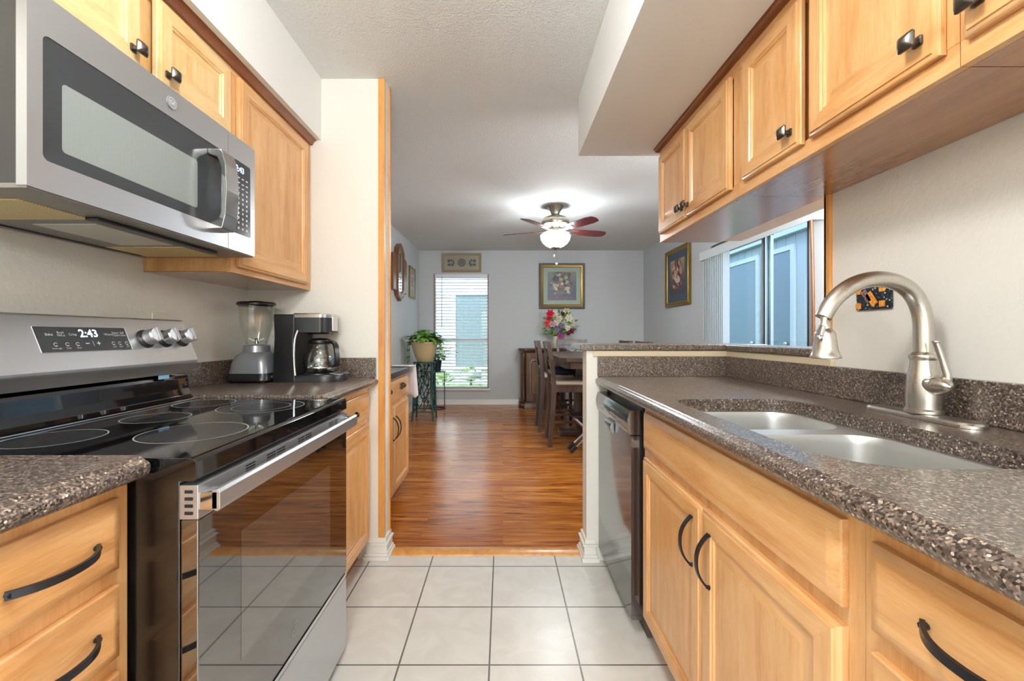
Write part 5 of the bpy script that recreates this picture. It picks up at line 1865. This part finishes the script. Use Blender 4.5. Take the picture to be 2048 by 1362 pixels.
# ---------------- ceiling fan with light
FXc, FYc = .535, 4.32
fz_ = CZ(FYc)
fan = thing('ceiling_fan', (FXc, FYc, fz_), 'five-blade ceiling fan with brushed nickel body and glowing glass bowl light', 'ceiling fan')
M['fan_nickel'] = brushed('fan_brushed_nickel', srgb(176, 168, 152), .28, 'z')
mb = MB(); mb.lathe([(.084, .0), (.084, -.012), (.070, -.026), (.050, -.055), (.042, -.085), (.030, -.095), (.030, -.10)], (FXc, FYc, fz_ - .001), M['fan_nickel'], n=36); mb.build('canopy', fan)
mb = MB(); mb.lathe([(.030, -.095), (.080, -.108), (.120, -.125), (.138, -.150), (.140, -.180), (.134, -.195), (.100, -.205), (.080, -.225), (.085, -.240), (.090, -.262), (.070, -.275)], (FXc, FYc, fz_), M['fan_nickel'], n=40); mb.build('motor_housing', fan)
bz = fz_ - .250
for k in range(5):
    a = math.radians(16 + 72 * k)
    d = Vector((math.cos(a), math.sin(a), 0)); s = Vector((-math.sin(a), math.cos(a), 0))
    pitch = math.radians(-13)
    sp = s * math.cos(pitch) + Vector((0, 0, math.sin(pitch)))
    nn = d.cross(sp)
    mb = MB()
    P0 = Vector((FXc, FYc, bz))
    outl = [(.185, -.045), (.30, -.058), (.48, -.062), (.545, -.050), (.562, -.02), (.562, .02), (.545, .050), (.48, .062), (.30, .058), (.185, .045)]
    mb.loft([[P0 + d * u + sp * v + nn * h for u, v in outl] for h in (-.003, .003)], M['cherry'])
    b_ = mb.build('blade', fan)
    mb = MB()
    mb.strap([P0 + d * .075 + Vector((0, 0, .002)), P0 + d * .13 - Vector((0, 0, .012)), P0 + d * .19 - nn * .008, P0 + d * .25 - nn * .006], .038, .005, sp, M['fan_nickel'])
    mb.build('blade_iron', b_)
mb = MB(); mb.lathe([(.070, -.272), (.086, -.282), (.090, -.292), (.080, -.300), (.060, -.306), (.040, -.43), (.001, -.43)], (FXc, FYc, fz_), M['fan_nickel'], n=40); mb.build('light_fitter', fan)
M['bowl'] = plain('glowing_frosted_bowl', srgb(250, 250, 250), .4, emit=((.90, .96, 1, 1), FAN_GLOW))
mb = MB(); mb.lathe([(.146, -.297), (.151, -.300), (.152, -.304), (.150, -.312), (.142, -.345), (.120, -.378), (.085, -.405), (.048, -.420)], (FXc, FYc, fz_), M['bowl'], n=40, caps=False); mb.build('glass_bowl', fan, 'glowing frosted glass bowl')
mb = MB(); mb.lathe([(.048, -.418), (.046, -.428), (.02, -.434), (.010, -.446), (.001, -.448)], (FXc, FYc, fz_), M['fan_nickel'], n=24); mb.build('finial', fan)
for dx, L in ((-.012, .06), (.012, .145)):
    mb = MB(); mb.tube([(FXc + dx, FYc, fz_ - .43), (FXc + dx, FYc, fz_ - .43 - L)], .0016, M['chrome'], 6); pc_ = mb.build('pull_chain', fan)
    mb = MB(); mb.lathe([(.003, 0), (.006, -.01), (.006, -.022), (.002, -.028)] if L < .1 else [(.002, 0), (.010, -.006), (.012, -.014), (.008, -.022), (.001, -.025)], (FXc + dx, FYc, fz_ - .43 - L), M['white_paint'], n=14); mb.build('chain_knob', pc_)

# ---------------- globes out of view: the aisle lamp, then two added only for fill light
for i, (x, y, g, drop) in enumerate(((-.15, .42, GLOBE_1, .20), (.0, -1.7, FILL_GLOBE_NEAR, .66), (1.76, 2.05, FILL_GLOBE_DINING, .62))):
    t = thing('ceiling_light', (x, y, KC), 'glowing globe lamp close under the kitchen ceiling above the aisle' if i == 0 else ('added unseen fill globe hanging low on a rod at the near end of the kitchen' if i == 1 else 'added unseen fill globe hanging in the dining room beyond the wall behind the faucet'), 'ceiling light')
    mb = MB(); mb.lathe([(.07, -.001), (.07, -.012), (.05, -.022), (.02, -.028), (.014, -.035), (.014, .115 - drop), (.05, .115 - drop)], (x, y, KC), M['fan_nickel'], n=28); mb.build('canopy', t)
    mb = MB(); mb.ball((x, y, KC - drop), .12, plain('glowing_globe', srgb(250, 250, 250), .4, emit=((1, .99, .97, 1) if i < 2 else (.93, .97, 1, 1), g)), 28); mb.build('globe', t)

# ================================================================== OUTSIDE
M['grass'] = leaf_mat('lawn', srgb(72, 122, 36), srgb(118, 160, 62))
M['siding'] = plain('white_siding', srgb(190, 196, 202), .6)
mb = MB(); mb.box(-12, 14, FARY + .12, 24, -.25, -.05, M['grass']); struct('ground_1', mb)
M['concrete'] = plain('patio_concrete', srgb(170, 172, 172), .8, bump=.2, bscale=60)
mb = MB(); mb.box(DR + .12, 8, -1, FARY + .12, -.25, -.03, M['concrete']); struct('ground_2', mb)
mb = MB(); mb.box(-8, 8, -14, BACK - .1, -.25, -.03, M['concrete']); struct('ground_3', mb)
nh = thing('neighbour_house', (-1.2, 10.6, -.05), 'white sided neighbouring house seen through the far window blind', 'house')
mb = MB()
for k in range(24):
    z0 = -.05 + k * .17
    mb.prism([(10.0, z0), (10.0 - .014, z0 + .006), (10.0, z0 + .172), (10.3, z0 + .172), (10.3, z0)], 'x', -6, 3.2, M['siding'])
mb.build('siding_wall', nh)
M['far_glass'] = plain('grey_green_reflecting_pane', srgb(112, 132, 140), .12)
mb = MB()
for (a, b, c, d) in ((-1.20, -1.10, .30, 2.13), (.62, .72, .30, 2.13), (-1.098, .618, 2.04, 2.13), (-1.098, .618, .30, .36), (-.28, -.22, .365, 2.035)):
    mb.box(a, b, 9.93, 9.99, c, d, M['white_paint'], .005)
hw_ = mb.build('window_frame', nh)
mb = MB(); mb.box(-1.11, .63, 9.965, 9.98, .34, 2.06, M['far_glass']); mb.build('window_pane', hw_)
mb = MB(); mb.box(-6, 3.2, 9.4, 10.3, 4.0, 4.12, M['white_paint']); mb.build('eaves', nh)
M['bush'] = leaf_mat('bright_shrub', srgb(120, 170, 70), srgb(190, 214, 120))
M['bloom_white'] = plain('white_hydrangea', srgb(240, 242, 236), .7)
rnd = random.Random(41)
for i, (x, y, r, h, lab, mm) in enumerate(((-1.15, 8.2, .20, .42, 'yellow-green shrub outside the far window, left', 'bush'), (-.62, 8.2, .20, .50, 'white-flowering shrub outside the far window, centre', 'bloom_white'), (-.10, 8.3, .20, .50, 'white-flowering shrub outside the far window, right', 'bloom_white'), (.5, 8.8, .24, .55, 'green shrub outside the far window, beyond its right side', 'bush'))):
    t = thing('shrub', (x, y, -.05), lab, 'shrub', 'shrubs outside the far window')
    mb = MB()
    for k in range(150):
        u = Vector((rnd.gauss(0, 1), rnd.gauss(0, 1), rnd.gauss(0, 1))).normalized()
        p = Vector((x, y, -.05 + h * .5)) + Vector((u.x * r, u.y * r, u.z * h * .5)) * rnd.uniform(.7, 1)
        add_leaf(mb, p, u + Vector((0, 0, .3)), (0, 0, 1), .10, .07, M['bush'])
    mb.build('foliage', t)
    mb = MB(); mb.tube([(x, y, -.06), (x + .01, y, -.05 + h * .6)], .02, M['stem'], 6); mb.build('stem', t)
    if mm == 'bloom_white':
        for k in range(5):
            a = rnd.uniform(0, 2 * PI)
            mb = MB(); mb.ball((x + math.cos(a) * r * .6, y - abs(math.sin(a)) * r * .8, -.05 + h * rnd.uniform(.7, 1.05)), (.10, .09, .075), M['bloom_white'], 10); mb.build('bloom', t)
# patio side, seen through the sliding door: pale blue wall with a panelled door and beams
M['blue_wall'] = plain('pale_blue_painted_boards', srgb(150, 160, 166), .6)
M['blue_door'] = plain('blue_grey_painted_door', srgb(100, 116, 128), .5)
M['pale_trim'] = plain('pale_blue_white_trim', srgb(164, 174, 180), .5)
pw = MB()
PXW = 4.3
for k in range(36):
    y = 1.4 + k * .22
    pw.box(PXW, PXW + .12, y + .003, y + .217, -.03, 3.0, M['blue_wall'], .004)
struct('wall_patio', pw)
for (a, b, lab) in ((6.30, 6.90, 'blue-grey flush door across the patio, seen through the near pane of the sliding door'), (7.16, 8.06, 'wide blue-grey flush door across the patio, seen through the far pane')):
    pd_ = thing('patio_door', (PXW - .02, (a + b) / 2, -.03), lab, 'door', 'patio doors')
    mb = MB(); mb.box(PXW - .035, PXW - .004, a, b, -.029, 2.37, M['blue_door'], .004); mb.build('slab', pd_)
    mb = MB()
    for (p, q, c, d) in ((a - .08, a - .002, -.029, 2.45), (b + .002, b + .08, -.029, 2.45), (a - .0015, b + .0015, 2.373, 2.45)):
        mb.box(PXW - .045, PXW - .002, p, q, c, d, M['pale_trim'], .003)
    mb.build('casing', pd_)
    mb = MB(); mb.ball((PXW - .06, a + .07, .98), .03, M['chrome']); mb.build('knob', pd_)
mb = MB(); mb.box(PXW - .10, PXW - .002, 2.0, 9.2, 2.60, 2.74, M['pale_trim'], .004)
tag(mb.build('patio_beam'), 'long pale beam above the blue doors across the patio', 'beam')
